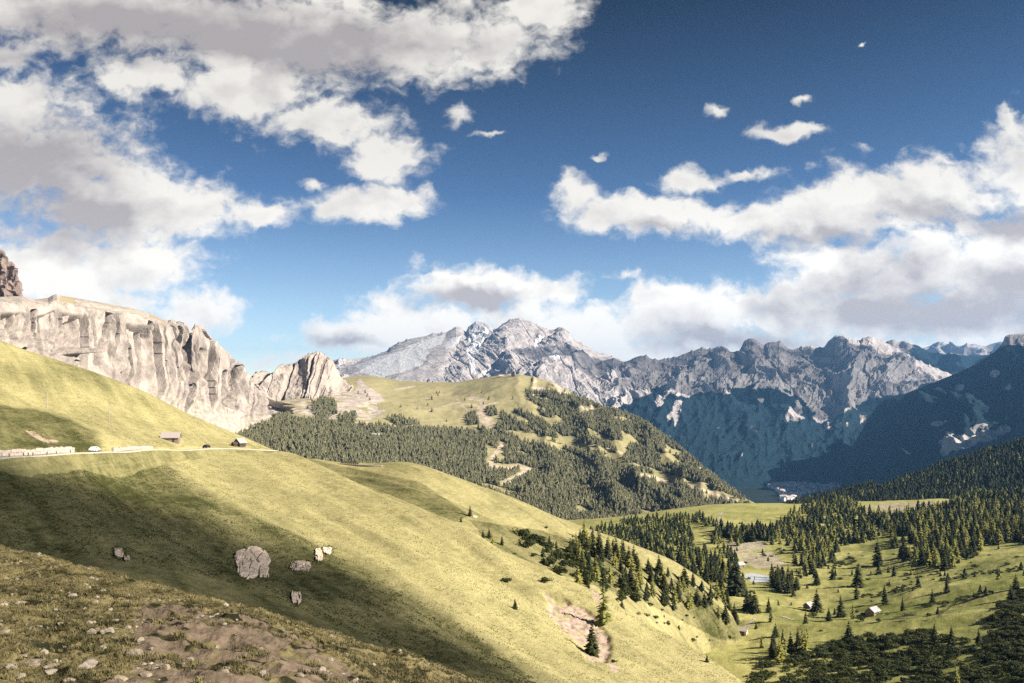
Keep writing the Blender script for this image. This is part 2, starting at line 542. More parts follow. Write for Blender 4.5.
h = 0.34 * fbm2(X_ / 3.2, Y_ / 3.2, 5) + 0.14 * ridged2(X_ / 1.1, Y_ / 1.1, 3) + 0.05 * fbm2(X_ / 0.35, Y_ / 0.35, 3)
A.disp(h * env, up=True)
px_, py_ = project(A.P)
mk = zero_mask(A)
wob = 14 * fbm2(X_ / 1.6, Y_ / 1.6, 4)
soil_poly = [(128, 612), (150, 602), (200, 606), (236, 612), (268, 622), (330, 652), (372, 690), (390, 760), (60, 760), (95, 690), (140, 660), (132, 635)]
mk[..., 1] = np.where(inpoly(px_ + wob, py_ + wob * 0.6, soil_poly), 0.62, 0.12) - 0.5 * (fbm2(X_ / 0.9, Y_ / 0.9, 3) > 0.18)
mk[..., 2] = 0.42 + 0.6 * fbm2(X_ / 1.4, Y_ / 1.4, 4) - 0.35 * smooth(A.t, 3.5, 4)
mk[..., 0] = 0.1
lushA = 0.35 + 0.5 * fbm2(X_ / 5, Y_ / 5, 4) - 0.25 * smooth(A.t, 3.3, 3.9)
A.build('stony_mound', M_mound, mk, lushA)
SH['A'] = A

# meadow shoulder below the road
RIB = [(290, 452, 425), (303, 457, 410), (340, 475, 372), (360, 486, 355), (393, 500, 330), (427, 514, 312), (455, 525, 300), (478, 535, 290), (500, 552, 280),
       (520, 566, 274), (545, 574, 268), (570, 582, 263), (595, 594, 257), (617, 606, 252), (638, 622, 246), (676, 641, 235), (707, 657, 226), (745, 683, 212), (900, 760, 180)]
ROAD = [(-200, 474, 165), (0, 461, 218), (50, 458, 240), (95, 455, 262), (130, 453, 292), (160, 452, 325), (208, 451, 385), (250, 450, 415)]
L = [[(-200, 720, 95), (0, 660, 105), (250, 700, 100), (480, 780, 90), (745, 820, 105), (900, 900, 100)],
     [(-200, 600, 125), (0, 592, 140), (100, 592, 145), (250, 618, 140), (350, 652, 132), (480, 710, 120), (560, 740, 122), (745, 760, 140), (900, 840, 130)],
     [(-200, 530, 150), (0, 520, 178), (100, 525, 195), (200, 548, 205), (250, 568, 198), (350, 612, 178), (450, 650, 160), (560, 705, 145), (745, 725, 165), (900, 800, 145)],
     [(-200, 490, 160), (0, 476, 208), (95, 476, 245), (150, 483, 280), (215, 508, 262), (300, 545, 232), (400, 592, 203), (470, 632, 184), (560, 680, 166), (745, 705, 188), (900, 780, 160)],
     ROAD + [(290, 461, 395), (340, 492, 335), (393, 522, 300), (455, 552, 272), (520, 590, 250), (595, 630, 230), (676, 668, 214), (745, 693, 203), (900, 770, 172)],
     [(-200, 470, 170), (0, 457, 224), (95, 452, 268), (208, 449, 390), (250, 449, 420)] + RIB,
     [(-200, 476, 185), (0, 470, 240), (95, 468, 290), (208, 462, 420), (270, 460, 445), (340, 484, 392), (393, 510, 346), (455, 537, 314), (520, 580, 286), (595, 608, 268), (676, 655, 245), (745, 697, 222), (900, 775, 190)],
     [(-200, 640, 240), (0, 560, 300), (208, 540, 480), (290, 540, 480), (340, 545, 430), (455, 600, 345), (595, 680, 300), (745, 760, 255), (900, 840, 220)]]
B1 = Sheet(L, [20, 60, 80, 80, 80, 50, 20], -200, 900, 760, 7)
B1.soften(14)
X_, Y_ = B1.P[..., 0], B1.P[..., 1]
ca, sa = 0.60, -0.80
al = X_ * ca + Y_ * sa; ac = -X_ * sa + Y_ * ca
wv = 10 * fbm2(X_ / 90, Y_ / 90, 3)
rib = 2.6 * fbm2(al / 150, (ac + wv) / 34, 3) + 1.1 * fbm2(al / 70 + 4, (ac + wv * 0.5) / 11, 3) + 0.22 * fbm2(X_ / 4, Y_ / 4, 4)
road_env = 1 - np.exp(-((B1.t - 4.0) / 0.5) ** 2) * smooth(-B1.px, -300, -230)
rim = 1 - 0.75 * np.exp(-((B1.t - 5.0) / 0.35) ** 2)
B1.disp(rib * road_env * rim, up=True)
px_, py_ = project(B1.P)
mk = zero_mask(B1)
w1 = 6 * fbm2(X_ / 6, Y_ / 6, 4); w2 = 6 * fbm2(X_ / 6 + 50, Y_ / 6, 4)
scar = [(545, 592), (556, 594), (572, 602), (590, 612), (604, 628), (612, 645), (607, 662), (592, 662), (575, 640), (556, 622), (547, 608)]
scarm = blur(inpoly(px_ + w1 * .9, py_ + w2 * .9, scar) * 1.0, 3)
B1.P[..., 2] -= 0.9 * scarm + .5 * scarm * ridged2(X_ / 3, Y_ / 3, 3)
mk[..., 1] = scarm * (1.0 - 0.9 * (fbm2(X_ / 5, Y_ / 5, 3) > .2))
mk[..., 1] = np.maximum(mk[..., 1], 0.75 * inpoly(px_ + w1 * .5, py_ + w2 * .5, [(590, 588), (600, 590), (602, 600), (595, 602)]))
mk[..., 1] = np.maximum(mk[..., 1], blur(0.9 * inpoly(px_ + w1, py_ + w2, [(604, 655), (614, 662), (622, 672), (612, 672)]), 2))
shade_poly = [(-250, 462), (0, 466), (95, 458), (150, 456), (175, 470), (196, 486), (222, 505), (258, 516), (330, 548), (400, 590), (470, 630), (545, 690), (560, 800), (-250, 800)]  # outline of the cloud shade, painted in as darker grass
dk = inpoly(px_ + w1 * 1.5, py_ + w2 * 1.5, shade_poly).astype(float)
lush_shadeB = 0.12 + 0.62 * dk
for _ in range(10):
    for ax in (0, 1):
        q = np.moveaxis(lush_shadeB, ax, 0); r_ = q.copy(); r_[1:-1] = (q[:-2] + q[1:-1] + q[2:]) / 3; lush_shadeB = np.moveaxis(r_, 0, ax)
lush_shadeB += 0.16 * np.exp(-((px_ - 300) / 120) ** 2 - ((py_ - 500) / 12) ** 2)
B1.build('meadow_slope', M_meadow, mk, lush_shadeB)
SH['B1'] = B1

# upper meadow above the road
SKY0 = [(-200, 285, 330), (0, 341, 430), (50, 357, 445), (100, 374, 460), (150, 395, 475), (190, 415, 480), (220, 427, 485), (245, 437, 485), (258, 443, 480), (275, 450, 470), (330, 475, 450)]
L = [[(-200, 490, 172), (0, 474, 228), (95, 465, 274), (160, 462, 335), (208, 461, 396), (270, 462, 428), (330, 490, 420)],
     [(-200, 470, 174), (0, 455, 231), (95, 450, 276), (160, 449.5, 338), (208, 449, 398), (270, 450.5, 430), (330, 480, 425)],
     [(-200, 430, 195), (0, 430, 255), (95, 437, 300), (160, 440, 365), (208, 443, 415), (270, 450, 440), (330, 480, 430)],
     [(-200, 370, 250), (0, 392, 330), (95, 410, 380), (160, 422, 420), (208, 433, 445), (270, 449.5, 455), (330, 478, 440)],
     SKY0,
     [(a, p + 4, d + 40) for a, p, d in SKY0],
     [(a, p + 60, d + 160) for a, p, d in SKY0]]
B0 = Sheet(L, [6, 40, 70, 90, 14, 14], -200, 330, 420, 6)
B0.soften(8)
X_, Y_ = B0.P[..., 0], B0.P[..., 1]
al = X_ * 0.75 + Y_ * -0.4; ac = X_ * 0.4 + Y_ * 0.75
env = smooth(B0.t, 1.1, 1.8) * (1 - 0.6 * smooth(B0.t, 3.5, 4))
B0.disp(env * (2.4 * fbm2(al / 130, ac / 26 + 3, 3) + 0.9 * fbm2(al / 60, ac / 9, 3) + 0.22 * fbm2(X_ / 4, Y_ / 4, 4)), up=True)
px_, py_ = project(B0.P)
mk = zero_mask(B0)
w1 = 3 * fbm2(X_ / 5, Y_ / 5, 4)
mk[..., 1] = inpoly(px_ + w1, py_ + w1, [(21, 428), (36, 432), (47, 439), (61, 441), (60, 443), (46, 443), (32, 437)]) * 0.56
lu = inpoly(px_ + 3 * w1, py_ + 2 * w1, [(-250, 405), (0, 404), (40, 410), (70, 420), (98, 432), (104, 450), (90, 480), (-250, 490)]) * 0.62  # cloud shade on the left, painted in with the dark grass tone
lu = lu + 0.25 * np.exp(-((px_ - 60) / 90) ** 2 - ((py_ - 372) / 16) ** 2)
for _ in range(6):
    for ax in (0, 1):
        q = np.moveaxis(lu, ax, 0); r_ = q.copy(); r_[1:-1] = (q[:-2] + q[1:-1] + q[2:]) / 3; lu = np.moveaxis(r_, 0, ax)
B0.build('upper_meadow', M_meadow, mk, 0.2 + lu)
SH['B0'] = B0

# second meadow hill
CR2 = [(230, 458, 540), (290, 456, 540), (345, 463, 535), (376, 464, 528), (400, 461, 515), (420, 464, 505), (440, 472, 496), (470, 482.5, 490), (505, 496, 487), (542, 511, 485),
       (579, 527, 484), (620, 541, 482), (673, 561, 480), (713, 588, 478), (738, 622, 474), (760, 690, 468), (790, 730, 465), (850, 830, 460)]
L = [[(230, 500, 440), (280, 488, 455), (340, 510, 405), (393, 535, 362), (455, 560, 335), (500, 580, 322), (545, 600, 312), (595, 622, 320), (638, 648, 332), (676, 674, 340), (720, 715, 348), (790, 800, 360), (850, 860, 370)],
     [(230, 480, 475), (280, 474, 480), (340, 492, 432), (393, 514, 392), (455, 536, 365), (500, 556, 350), (545, 576, 345), (595, 598, 350), (640, 622, 360), (690, 662, 372), (740, 712, 380), (790, 790, 385), (850, 850, 400)],
     [(230, 466, 510), (280, 463, 508), (340, 474, 480), (400, 487, 450), (455, 505, 430), (500, 523, 420), (545, 543, 415), (595, 563, 415), (640, 590, 420), (690, 645, 425), (740, 725, 430), (790, 760, 430), (850, 830, 430)],
     CR2,
     [(a, p + 3, d + 35) for a, p, d in CR2],
     [(a, p + 45, d + 170) for a, p, d in CR2]]
B2 = Sheet(L, [30, 70, 90, 14, 14], 230, 850, 520, 10)
B2.soften(10)
X_, Y_ = B2.P[..., 0], B2.P[..., 1]
al = X_ * 0.8 + Y_ * -0.6; ac = X_ * 0.6 + Y_ * 0.8
env = (1 - 0.7 * smooth(B2.t, 2.4, 3)) * (1 - .97 * smooth(B2.px, 590, 680))
B2.disp(env * (4.2 * fbm2(al / 110, ac / 30 + 3, 3) + 1.3 * fbm2(al / 50, ac / 11, 3) + 0.25 * fbm2(X_ / 5, Y_ / 5, 4)), up=True)
px_, py_ = project(B2.P)
mk = zero_mask(B2)
lu = 0.26 + 0.35 * inpoly(px_, py_, [(470, 520), (540, 530), (600, 550), (700, 590), (760, 640), (720, 640), (640, 600), (560, 575), (490, 545)]) \
    + 0.4 * inpoly(px_, py_, [(285, 452), (340, 466), (420, 482), (470, 515), (455, 522), (390, 495), (330, 472)])  # left-hand streak: cloud shade painted in as darker grass
lu = lu + .25 * smooth(px_, 650, 720)
B2.build('meadow_hill', M_meadow, mk, lu)
SH['B2'] = B2

# valley meadows on the right
L = [[(440, 820, 290), (760, 745, 320), (900, 735, 310), (1024, 730, 290), (1250, 700, 250)],
     [(440, 730, 400), (700, 662, 430), (760, 655, 430), (850, 648, 425), (900, 640, 420), (960, 632, 415), (1024, 624, 400), (1250, 590, 360)],
     [(440, 640, 580), (700, 596, 600), (760, 598, 600), (810, 600, 590), (870, 594, 590), (960, 578, 590), (1024, 563, 590), (1250, 525, 560)],
     [(440, 600, 780), (650, 562, 790), (720, 560, 790), (750, 558, 800), (800, 556, 810), (850, 550, 820), (950, 538, 820), (1024, 530, 800), (1250, 500, 800)],
     [(440, 560, 1080), (600, 535, 1050), (700, 523, 1050), (790, 520, 1050), (870, 516, 1050), (1024, 506, 1050), (1250, 488, 1050)],
     [(440, 532, 1400), (600, 519, 1300), (690, 508, 1260), (725, 503.5, 1250), (750, 503, 1250), (790, 505, 1250), (860, 502, 1250), (930, 500, 1250), (1024, 496, 1250), (1250, 470, 1250)],
     [(440, 535, 1550), (600, 523, 1450), (700, 510, 1380), (790, 509, 1380), (900, 506, 1380), (1024, 500, 1380), (1250, 475, 1380)],
     [(440, 580, 1900), (700, 580, 1900), (900, 570, 1900), (1250, 540, 1900)]]
V = Sheet(L, [30, 90, 90, 70, 50, 10, 10], 440, 1250, 640, 16)
V.soften(8)
X_, Y_ = V.P[..., 0], V.P[..., 1]
env = smooth(V.t, 0.5, 1.2) * (1 - 0.6 * smooth(V.t, 4.2, 5))
bank = ridged2((X_ * 0.4 + Y_ * 0.9) / 60, (X_ * 0.9 - Y_ * 0.4) / 210, 2)
V.disp(env * (5.5 * fbm2(X_ / 110, Y_ / 110, 4) + 3.0 * bank + 1.5 * ridged2((X_ * .3 + Y_ * .95) / 26, (X_ * .95 - Y_ * .3) / 90, 3) + 0.7 * fbm2(X_ / 9, Y_ / 9, 4)), up=True)
# level basin for the pond
px_, py_ = project(V.P)
pj = np.argmin((px_ - 756.5) ** 2 + (py_ - 577.5) ** 2 + 1e6 * (V.t > 4.5)); PONDC = V.P.reshape(-1, 3)[pj].copy()
pr = np.hypot((V.P[..., 0] - PONDC[0]) / 12.0, (V.P[..., 1] - PONDC[1]) / 20.0)
pw = 1 - smooth(pr, 1.0, 2.4)
V.P[..., 2] = V.P[..., 2] * (1 - pw) + (PONDC[2] - 0.5 * (1 - smooth(pr, .7, 1.05))) * pw
px_, py_ = project(V.P)
mk = zero_mask(V)
w1 = 5 * fbm2(X_ / 25, Y_ / 25, 4)
pth = [(717, 541), (714, 533), (719, 527), (717, 519), (721, 515)]
mk[..., 1] = 1.0 * (polydist(px_, py_, pth) < 1.2) + 0.7 * (polydist(px_ + 0.3 * w1, py_, [(675, 640), (700, 634), (715, 640), (722, 652)]) < 1.3)
mk[..., 1] = np.maximum(mk[..., 1], 0.62 * inpoly(px_ + w1, py_ + w1, [(735, 548), (775, 552), (790, 566), (760, 570), (740, 562)]))
mk[..., 1] = np.maximum(mk[..., 1], 0.55 * inpoly(px_ + w1, py_ + w1 * .3, [(855, 505), (900, 502), (945, 501), (935, 512), (880, 516), (858, 513)]))
mk[..., 2] = 0.8 * inpoly(px_ + w1, py_ + w1, [(880, 615), (940, 600), (960, 605), (925, 622), (885, 625)]) * 0.6
lu = 0.38 + 0.22 * smooth(px_, 780, 900) + 0.75 * fbm2(X_ / 45, Y_ / 45, 4)
lu = lu + .5 * blur(1.0 * inpoly(px_ + w1, py_ + w1, [(860, 612), (900, 600), (960, 590), (975, 596), (930, 612), (880, 622)]), 3)
mk[..., 1] = np.maximum(blur(mk[..., 1], 1), .62 * blur(1.0 * inpoly(px_ + w1, py_ + w1, [(725, 538), (760, 536), (772, 548), (740, 556), (722, 552)]), 3))
lu = lu - .3 * smooth(-px_, -790, -730) * smooth(py_, 590, 610)
lu = np.where(py_ < 518, 0.35, lu)
V.build('valley_meadow', M_valley, mk, lu)
SH['V'] = V

# wooded slope behind the right-hand meadows
CRR = [(740, 530, 1650), (780, 510, 1700), (820, 500, 1750), (850, 493, 1800), (900, 480, 1800), (960, 463, 1750), (1000, 451, 1700), (1024, 444, 1700), (1100, 420, 1650), (1300, 370, 1600)]
L = [[(740, 560, 1300), (860, 530, 1250), (940, 522, 1200), (1024, 515, 1150), (1300, 490, 1100)],
     [(740, 540, 1450), (860, 513, 1420), (940, 503, 1380), (1024, 492, 1330), (1300, 450, 1280)],
     CRR, [(a, p + 2, d + 80) for a, p, d in CRR], [(a, p + 70, d + 500) for a, p, d in CRR]]
R1 = Sheet(L, [24, 60, 8, 10], 740, 1300, 320, 14)
R1.soften(4)
X_, Y_ = R1.P[..., 0], R1.P[..., 1]
R1.disp(smooth(R1.t, 0.4, 1) * (9 * fbm2(X_ / 170, Y_ / 170, 4)) * (1 - 0.6 * smooth(R1.t, 1.5, 2)), up=True)
mk = zero_mask(R1)
px_, py_ = project(R1.P)
mk[..., 2] = 0.9
R1.build('wooded_slope', M_valley, mk, np.full(R1.px.shape, 0.5))
SH['R1'] = R1

# middle hill
CRH = [(180, 405, 3300), (250, 398, 3300), (300, 386, 3400), (335, 379, 3550), (352, 376, 3600), (372, 375, 3600), (400, 381, 3600), (430, 382, 3550), (455, 382, 3500), (480, 378, 3450), (500, 375, 3400),
       (520, 374, 3350), (545, 379, 3250), (562, 387, 3200), (580, 395, 3150), (600, 406, 3050), (625, 413, 2950), (645, 423, 2850), (665, 436, 2780), (690, 456, 2650), (710, 473, 2580),
       (735, 493, 2500), (760, 506, 2450), (800, 530, 2400), (850, 560, 2400)]
L = [[(180, 520, 1650), (400, 525, 1650), (480, 540, 1600), (560, 556, 1450), (650, 556, 1420), (700, 552, 1420), (760, 552, 1500), (850, 560, 1600)],
     [(180, 455, 2050), (300, 452, 2050), (400, 468, 2000), (480, 482, 2000), (560, 500, 1900), (650, 512, 1850), (700, 515, 1850), (760, 525, 1900), (850, 556, 2000)],
     [(180, 430, 2450), (300, 420, 2450), (400, 430, 2450), (480, 440, 2450), (560, 452, 2400), (620, 465, 2350), (680, 484, 2250), (720, 500, 2200), (760, 516, 2200), (850, 556, 2250)],
     [(180, 412, 2850), (300, 402, 2850), (380, 402, 2900), (450, 407, 2900), (520, 405, 2850), (580, 416, 2750), (620, 430, 2650), (660, 450, 2550), (700, 474, 2450), (745, 503, 2380), (800, 533, 2350), (850, 560, 2350)],
     CRH, [(a, p + 4, d + 120) for a, p, d in CRH], [(a, p + 60, d + 900) for a, p, d in CRH]]
H = Sheet(L, [40, 80, 80, 70, 10, 14], 180, 850, 560, 5)
H.soften(5)
X_, Y_ = H.P[..., 0], H.P[..., 1]
px_, py_ = project(H.P)
env = smooth(H.t, 0.5, 1.2) * (1 - 0.75 * smooth(H.t, 3.3, 4))
g = ridged2((X_ + 60 * fbm2(X_ / 400, Y_ / 400, 3)) / 210, Y_ / 900, 3)
H.disp(env * (26 * fbm2(X_ / 420, Y_ / 420, 5) + smooth(px_, 480, 620) * 55 * (g - 0.4) + 3 * fbm2(X_ / 40, Y_ / 40, 4)), up=True)
crag = smooth(px_, 510, 545) * smooth(-px_, -625, -590) * smooth(H.t, 2.9, 3.3) * (1 - smooth(H.t, 3.8, 4.05))
H.disp(crag * 18 * (ridged2(X_ / 60, H.P[..., 2] / 120, 4) - 0.4))
px_, py_ = project(H.P)
wa = 7 * fbm2(X_ / 120, Y_ / 120, 5); wb = 7 * fbm2(X_ / 120 + 40, Y_ / 120, 5)
FOREST_POLY = [
    [(170, 470), (170, 425), (262, 425), (268, 412), (285, 414), (300, 420), (345, 424), (390, 428), (430, 429), (470, 432), (487, 437), (498, 443), (492, 457), (488, 466), (505, 468),
     (527, 470), (510, 480), (495, 484), (470, 500), (560, 570), (780, 570), (760, 510), (700, 497), (650, 480), (600, 462), (560, 450), (530, 444), (505, 443), (503, 436), (470, 470), (430, 560), (170, 560)],
    [(478, 428), (492, 432), (500, 437), (520, 440), (545, 446), (580, 452), (620, 463), (665, 478), (700, 492), (730, 504), (770, 512), (760, 560), (480, 560), (530, 475), (528, 469), (505, 466), (494, 455), (503, 445), (490, 440)],
    [(487, 409), (497, 408), (498, 415), (489, 416)],
    [(455, 430), (486, 436), (500, 446), (530, 468), (545, 480), (510, 510), (470, 505), (430, 480)],
    [(502, 411), (520, 411), (540, 420), (560, 434), (590, 446), (560, 444), (530, 436), (508, 427), (500, 418)],
    [(497, 424), (520, 431), (525, 437), (512, 438), (495, 433)],
    [(525, 392), (560, 392), (590, 402), (625, 414), (650, 426), (680, 448), (720, 482), (745, 500), (700, 488), (660, 470), (600, 455), (570, 440), (545, 420), (535, 404)],
    [(313, 404), (322, 399), (335, 402), (338, 414), (325, 420), (312, 415)],
    [(338, 416), (355, 414), (358, 422), (340, 422)],
    [(466, 414), (476, 413), (478, 424), (466, 425)],
    [(386, 419), (400, 417), (420, 424), (400, 428)],
]
def in_forest(px, py):
    f = np.zeros(np.shape(px), bool)
    for p in FOREST_POLY:
        f |= inpoly(px, py, p)
    for ln, wd in (([(503, 445), (497, 452), (492, 458), (490, 465), (500, 468), (520, 467), (530, 470), (515, 478), (503, 484)], 3.6),
                   ([(640, 474), (690, 484), (715, 492), (740, 501)], 2.4), ([(520, 432), (560, 441), (610, 452)], 2.2)):
        f &= ~(polydist(px, py, ln) < wd)
    thin = (perlin2(px / 26 + .5 * py / 26, (py - .45 * px) / 9) > .18) & inpoly(px, py, [(500, 395), (560, 390), (640, 425), (700, 470), (640, 470), (560, 446), (505, 436)])
    thin |= (perlin2(px / 30 + 7, (py - .3 * px) / 8) > .36) & (px > 470) & (py > 440)
    f &= ~thin
    f &= ~inpoly(px, py, [(366, 433), (386, 433), (386, 437), (368, 437)])
    return f
fo = in_forest(px_ + wa * .5, py_ + wb * .4)
mk = zero_mask(H)
mk[..., 2] = fo * 0.95
roads = [[(503, 445), (497, 452), (492, 458), (490, 465), (500, 468), (520, 467), (530, 470), (515, 478), (503, 484)], [(487, 425), (478, 415), (484, 400), (470, 398)]]
soilm = np.zeros(px_.shape)
for r_ in roads:
    soilm = np.maximum(soilm, polydist(px_, py_, r_) < 2.0)
soilm = np.maximum(soilm, polydist(px_, py_, [(640, 475), (690, 486), (715, 494), (740, 503)]) < 1.5)
for r_ in ([(455, 395), (462, 406), (470, 412)], [(350, 424), (380, 426), (420, 427)], [(395, 390), (415, 386)], [(430, 410), (455, 403), (480, 406), (500, 402)], [(550, 425), (590, 444), (630, 455)]):
    soilm = np.maximum(soilm, (polydist(px_ + .3 * wa, py_ + .2 * wb, r_) < 0.9) * 0.8)
soilm = np.maximum(soilm, 0.55 * inpoly(px_ + wa, py_ + wb * .6, [(477, 408), (487, 405), (492, 420), (500, 428), (520, 434), (500, 432), (485, 428)]))
mk[..., 1] = blur(soilm, 1) * 1.15
nrm = normals(H.P)
rockA = blur(0.52 * inpoly(px_ + 2 * wa, py_ + 1.5 * wb, [(290, 395), (345, 384), (370, 396), (384, 412), (370, 420), (320, 420), (285, 412), (270, 408)]), 7) + .35 * (fbm2(X_ / 45, Y_ / 45, 4) > .22) * inpoly(px_, py_, [(300, 390), (380, 392), (440, 415), (420, 425), (300, 424)])
mk[..., 0] = np.clip(crag * 0.9 * (fbm2(X_ / 50, H.P[..., 2] / 30, 4) + 0.45), 0, 1) + rockA + 0.8 * blur(1.0 * inpoly(px_ + wa * .5, py_ + wb * .5, [(358, 376), (366, 384), (384, 396), (378, 404), (355, 398)]), 3)
lu = 0.32 + 0.25 * smooth(px_, 520, 640) + 0.25 * fbm2(X_ / 150, Y_ / 150, 3)
H.build('forest_hill', M_hill, mk, lu)
SH['H'] = H

# pale cliff wall on the left
SKC = [(-200, 292), (-60, 297), (0, 298), (22, 297), (35, 300.5), (48, 299), (53, 296), (57, 295), (60, 296.5), (70, 298), (100, 303), (130, 308.5), (150, 314), (163, 320), (168, 321), (173, 320), (176, 322), (180, 321.5), (184, 323), (186.5, 332),
       (189, 333), (192, 329), (195, 324), (202, 325), (207, 333), (215, 341), (222, 349), (229, 356), (236, 361), (238, 362), (241, 361.5), (243, 369), (248, 373), (255, 381), (265, 392), (275, 401), (286, 408), (310, 425), (360, 450)]
dC = lambda a: 1750 + 3.0 * a
RIMC = [(a, p + (9 if a < 150 else (6 if a < 183 else 3)), dC(a) - 6) for a, p in SKC]
L = [[(-200, 460, 1150), (0, 450, 1450), (100, 455, 1750), (200, 470, 2050), (250, 478, 2200), (300, 470, 2350), (360, 480, 2500)],
     [(-200, 345, 1230), (0, 347, 1600), (50, 358, 1760), (100, 376, 1930), (150, 392, 2090), (180, 402, 2180), (200, 403, 2240), (215, 403, 2290), (235, 412, 2340), (250, 418, 2390), (270, 416, 2460), (286, 416, 2510), (310, 430, 2580), (360, 455, 2720)],
     [(a, max(p + 28, 0), dC(a) - 25) if a < 190 else (a, p + 0.45 * max(4, (410 - p)), dC(a) - 40) for a, p in SKC],
     RIMC,
     [(a, p, dC(a) + (160 if a < 183 else 40)) for a, p in SKC],
     [(a, p + 40, dC(a) + 500) for a, p in SKC]]
C = Sheet(L, [30, 110, 90, 24, 16], -200, 360, 860)
S_, T_ = C.S, C.T
env = smooth(C.t, 0.7, 1.25) * (1 - smooth(C.t, 3.0, 3.25))
wrp = 60 * fbm2(S_ / 240, T_ / 160, 4)
but = ridged2((S_ + wrp) / 230, T_ / 900, 2, 0.5)
flu = ridged2((S_ + 0.5 * wrp) / 70, T_ / 420 + 7, 4, 0.6)
def crack(lam, sharp, sd):
    return np.clip(1 - np.abs(perlin2((S_ + wrp * .3) / lam + sd, (T_ + .3 * S_) / (lam * 4.5) + sd)) * sharp, 0, 1)
amt = .55 + .45 * fbm2(S_ / 300, T_ / 300 + 5, 2)
hC = (env * (40 * (but - 0.35) + 16 * (flu - 0.35) + 62 * towers(S_ + wrp * .2, T_, 190, 5, .8, 1) + 34 * towers(S_ + wrp * .12, T_, 74, 8, .76, 2) + 15 * towers(S_ + wrp * .1, T_, 27, 12, .7, 3)
              - 46 * crack(170, 15, 3) * amt - 14 * crack(60, 12, 9) + 4 * fbm2(S_ / 12, T_ / 18, 4)))
hC = np.maximum(hC, -5 - 75 * (1 - smooth(C.t, 1.5, 2.75)))
pxc, pyc = project(C.P)
pxc = pxc + 1.6 * fbm2(S_ / 25, T_ / 25, 3)
for ln, dp, wd in (([(37, 311), (36, 330), (38, 347)], 70, 2.2), ([(74, 326), (66, 338), (59, 352)], 75, 2.2), ([(106, 312), (103, 335), (98, 362)], 90, 2.3), ([(126, 338), (118, 378)], 50, 1.4), ([(153, 319), (151, 336)], 60, 1.8),
                   ([(175, 324), (174, 340)], 60, 1.8), ([(190, 331), (182, 355), (171, 377)], 110, 2.3), ([(189, 378), (184, 402)], 60, 1.8), ([(240, 364), (236, 380), (233, 398)], 70, 1.8), ([(222, 372), (219, 392)], 45, 1.3), ([(205, 350), (201, 372)], 45, 1.3)):
    hC = hC - dp * np.exp(-(polydist(pxc, pyc, ln) / wd) ** 2) * smooth(C.t, 1.0, 1.2) * (1 - smooth(C.t, 2.9, 3.05))
nC = normals(C.P); nC[..., 2] = 0; nC /= np.linalg.norm(nC, axis=-1, keepdims=True) + 1e-6
nC = blur(nC, 12); nC *= np.where(nC[..., 1:2] > 0, -1, 1)
C.P += nC * hC[..., None]
px_, py_ = project(C.P)
mk = zero_mask(C)
scree = (1 - smooth(C.t, 0.95, 1.15))
mk[..., 0] = 1.0 - 0.75 * smooth(C.t, 3.0, 3.3) * smooth(-px_, -175, -160) * smooth(px_, 40, 70) * (fbm2(S_ / 60, T_ / 60, 3) > 0)
mk[..., 1] = scree * smooth(px_, 100, 170) + 0.6 * smooth(C.t, 3.0, 3.2) * inpoly(px_, py_, [(85, 295), (150, 305), (150, 322), (85, 315)])
mk[..., 2] = 0.7 * inpoly(px_ + 3 * fbm2(S_ / 40, T_ / 40, 3), py_, [(238, 424), (262, 410), (300, 412), (300, 440), (250, 440)])
C.P[..., 2] += 7 * (ridged2(C.S / 24, 0 * C.S + 3.3, 4, .6) - .45) * np.exp(-((C.t - 3.6) / .22) ** 2) * smooth(C.px, 150, 175)
C.build('cliff_mountain', M_cliff, mk, np.full(C.px.shape, 0.35), facet=True)
SH['C'] = C

# dark tower above the cliff
SKT = [(-260, 200), (-60, 215), (-25, 236), (-8, 246), (0, 249), (5, 253), (7.5, 262), (12, 262.5), (15, 265), (17, 274), (19, 278), (20, 287), (22.5, 295), (25, 305), (40, 320)]
L = [[(a, max(p + 45, 330), 2120) for a, p in SKT], [(a, max(p + 12, 300), 2140) for a, p in SKT], [(a, p + 2, 2190) for a, p in SKT], [(a, p, 2240) for a, p in SKT], [(a, p + 60, 2500) for a, p in SKT]]
TW = Sheet(L, [30, 60, 14, 12], -260, 40, 420)
S_, T_ = TW.S, TW.T
TW.disp((1 - 0.9 * smooth(TW.t, 1.7, 2.3)) * (26 * (ridged2(S_ / 70, T_ / 300, 4) - .4) + 10 * (ridged2(S_ / 200, T_ / 30, 3) - .4) + 30 * towers(S_, T_, 60, 3, .78, 1) + 10 * towers(S_, T_, 22, 3, .7, 2)))
mk = zero_mask(TW); mk[..., 0] = 1
M_tower = terrain_mat('brown_rock', (0.3, 0.25, 0.18), LUSH_SHADE, (0.30, 0.22, 0.18), (0.15, 0.115, 0.10), (0.3, 0.25, 0.2), (0.05, 0.05, 0.03), gs=0.08, rs=0.03, bd=1.0, rbd=6.0)
TW.build('rock_tower', M_tower, mk, np.zeros(TW.px.shape), facet=True)

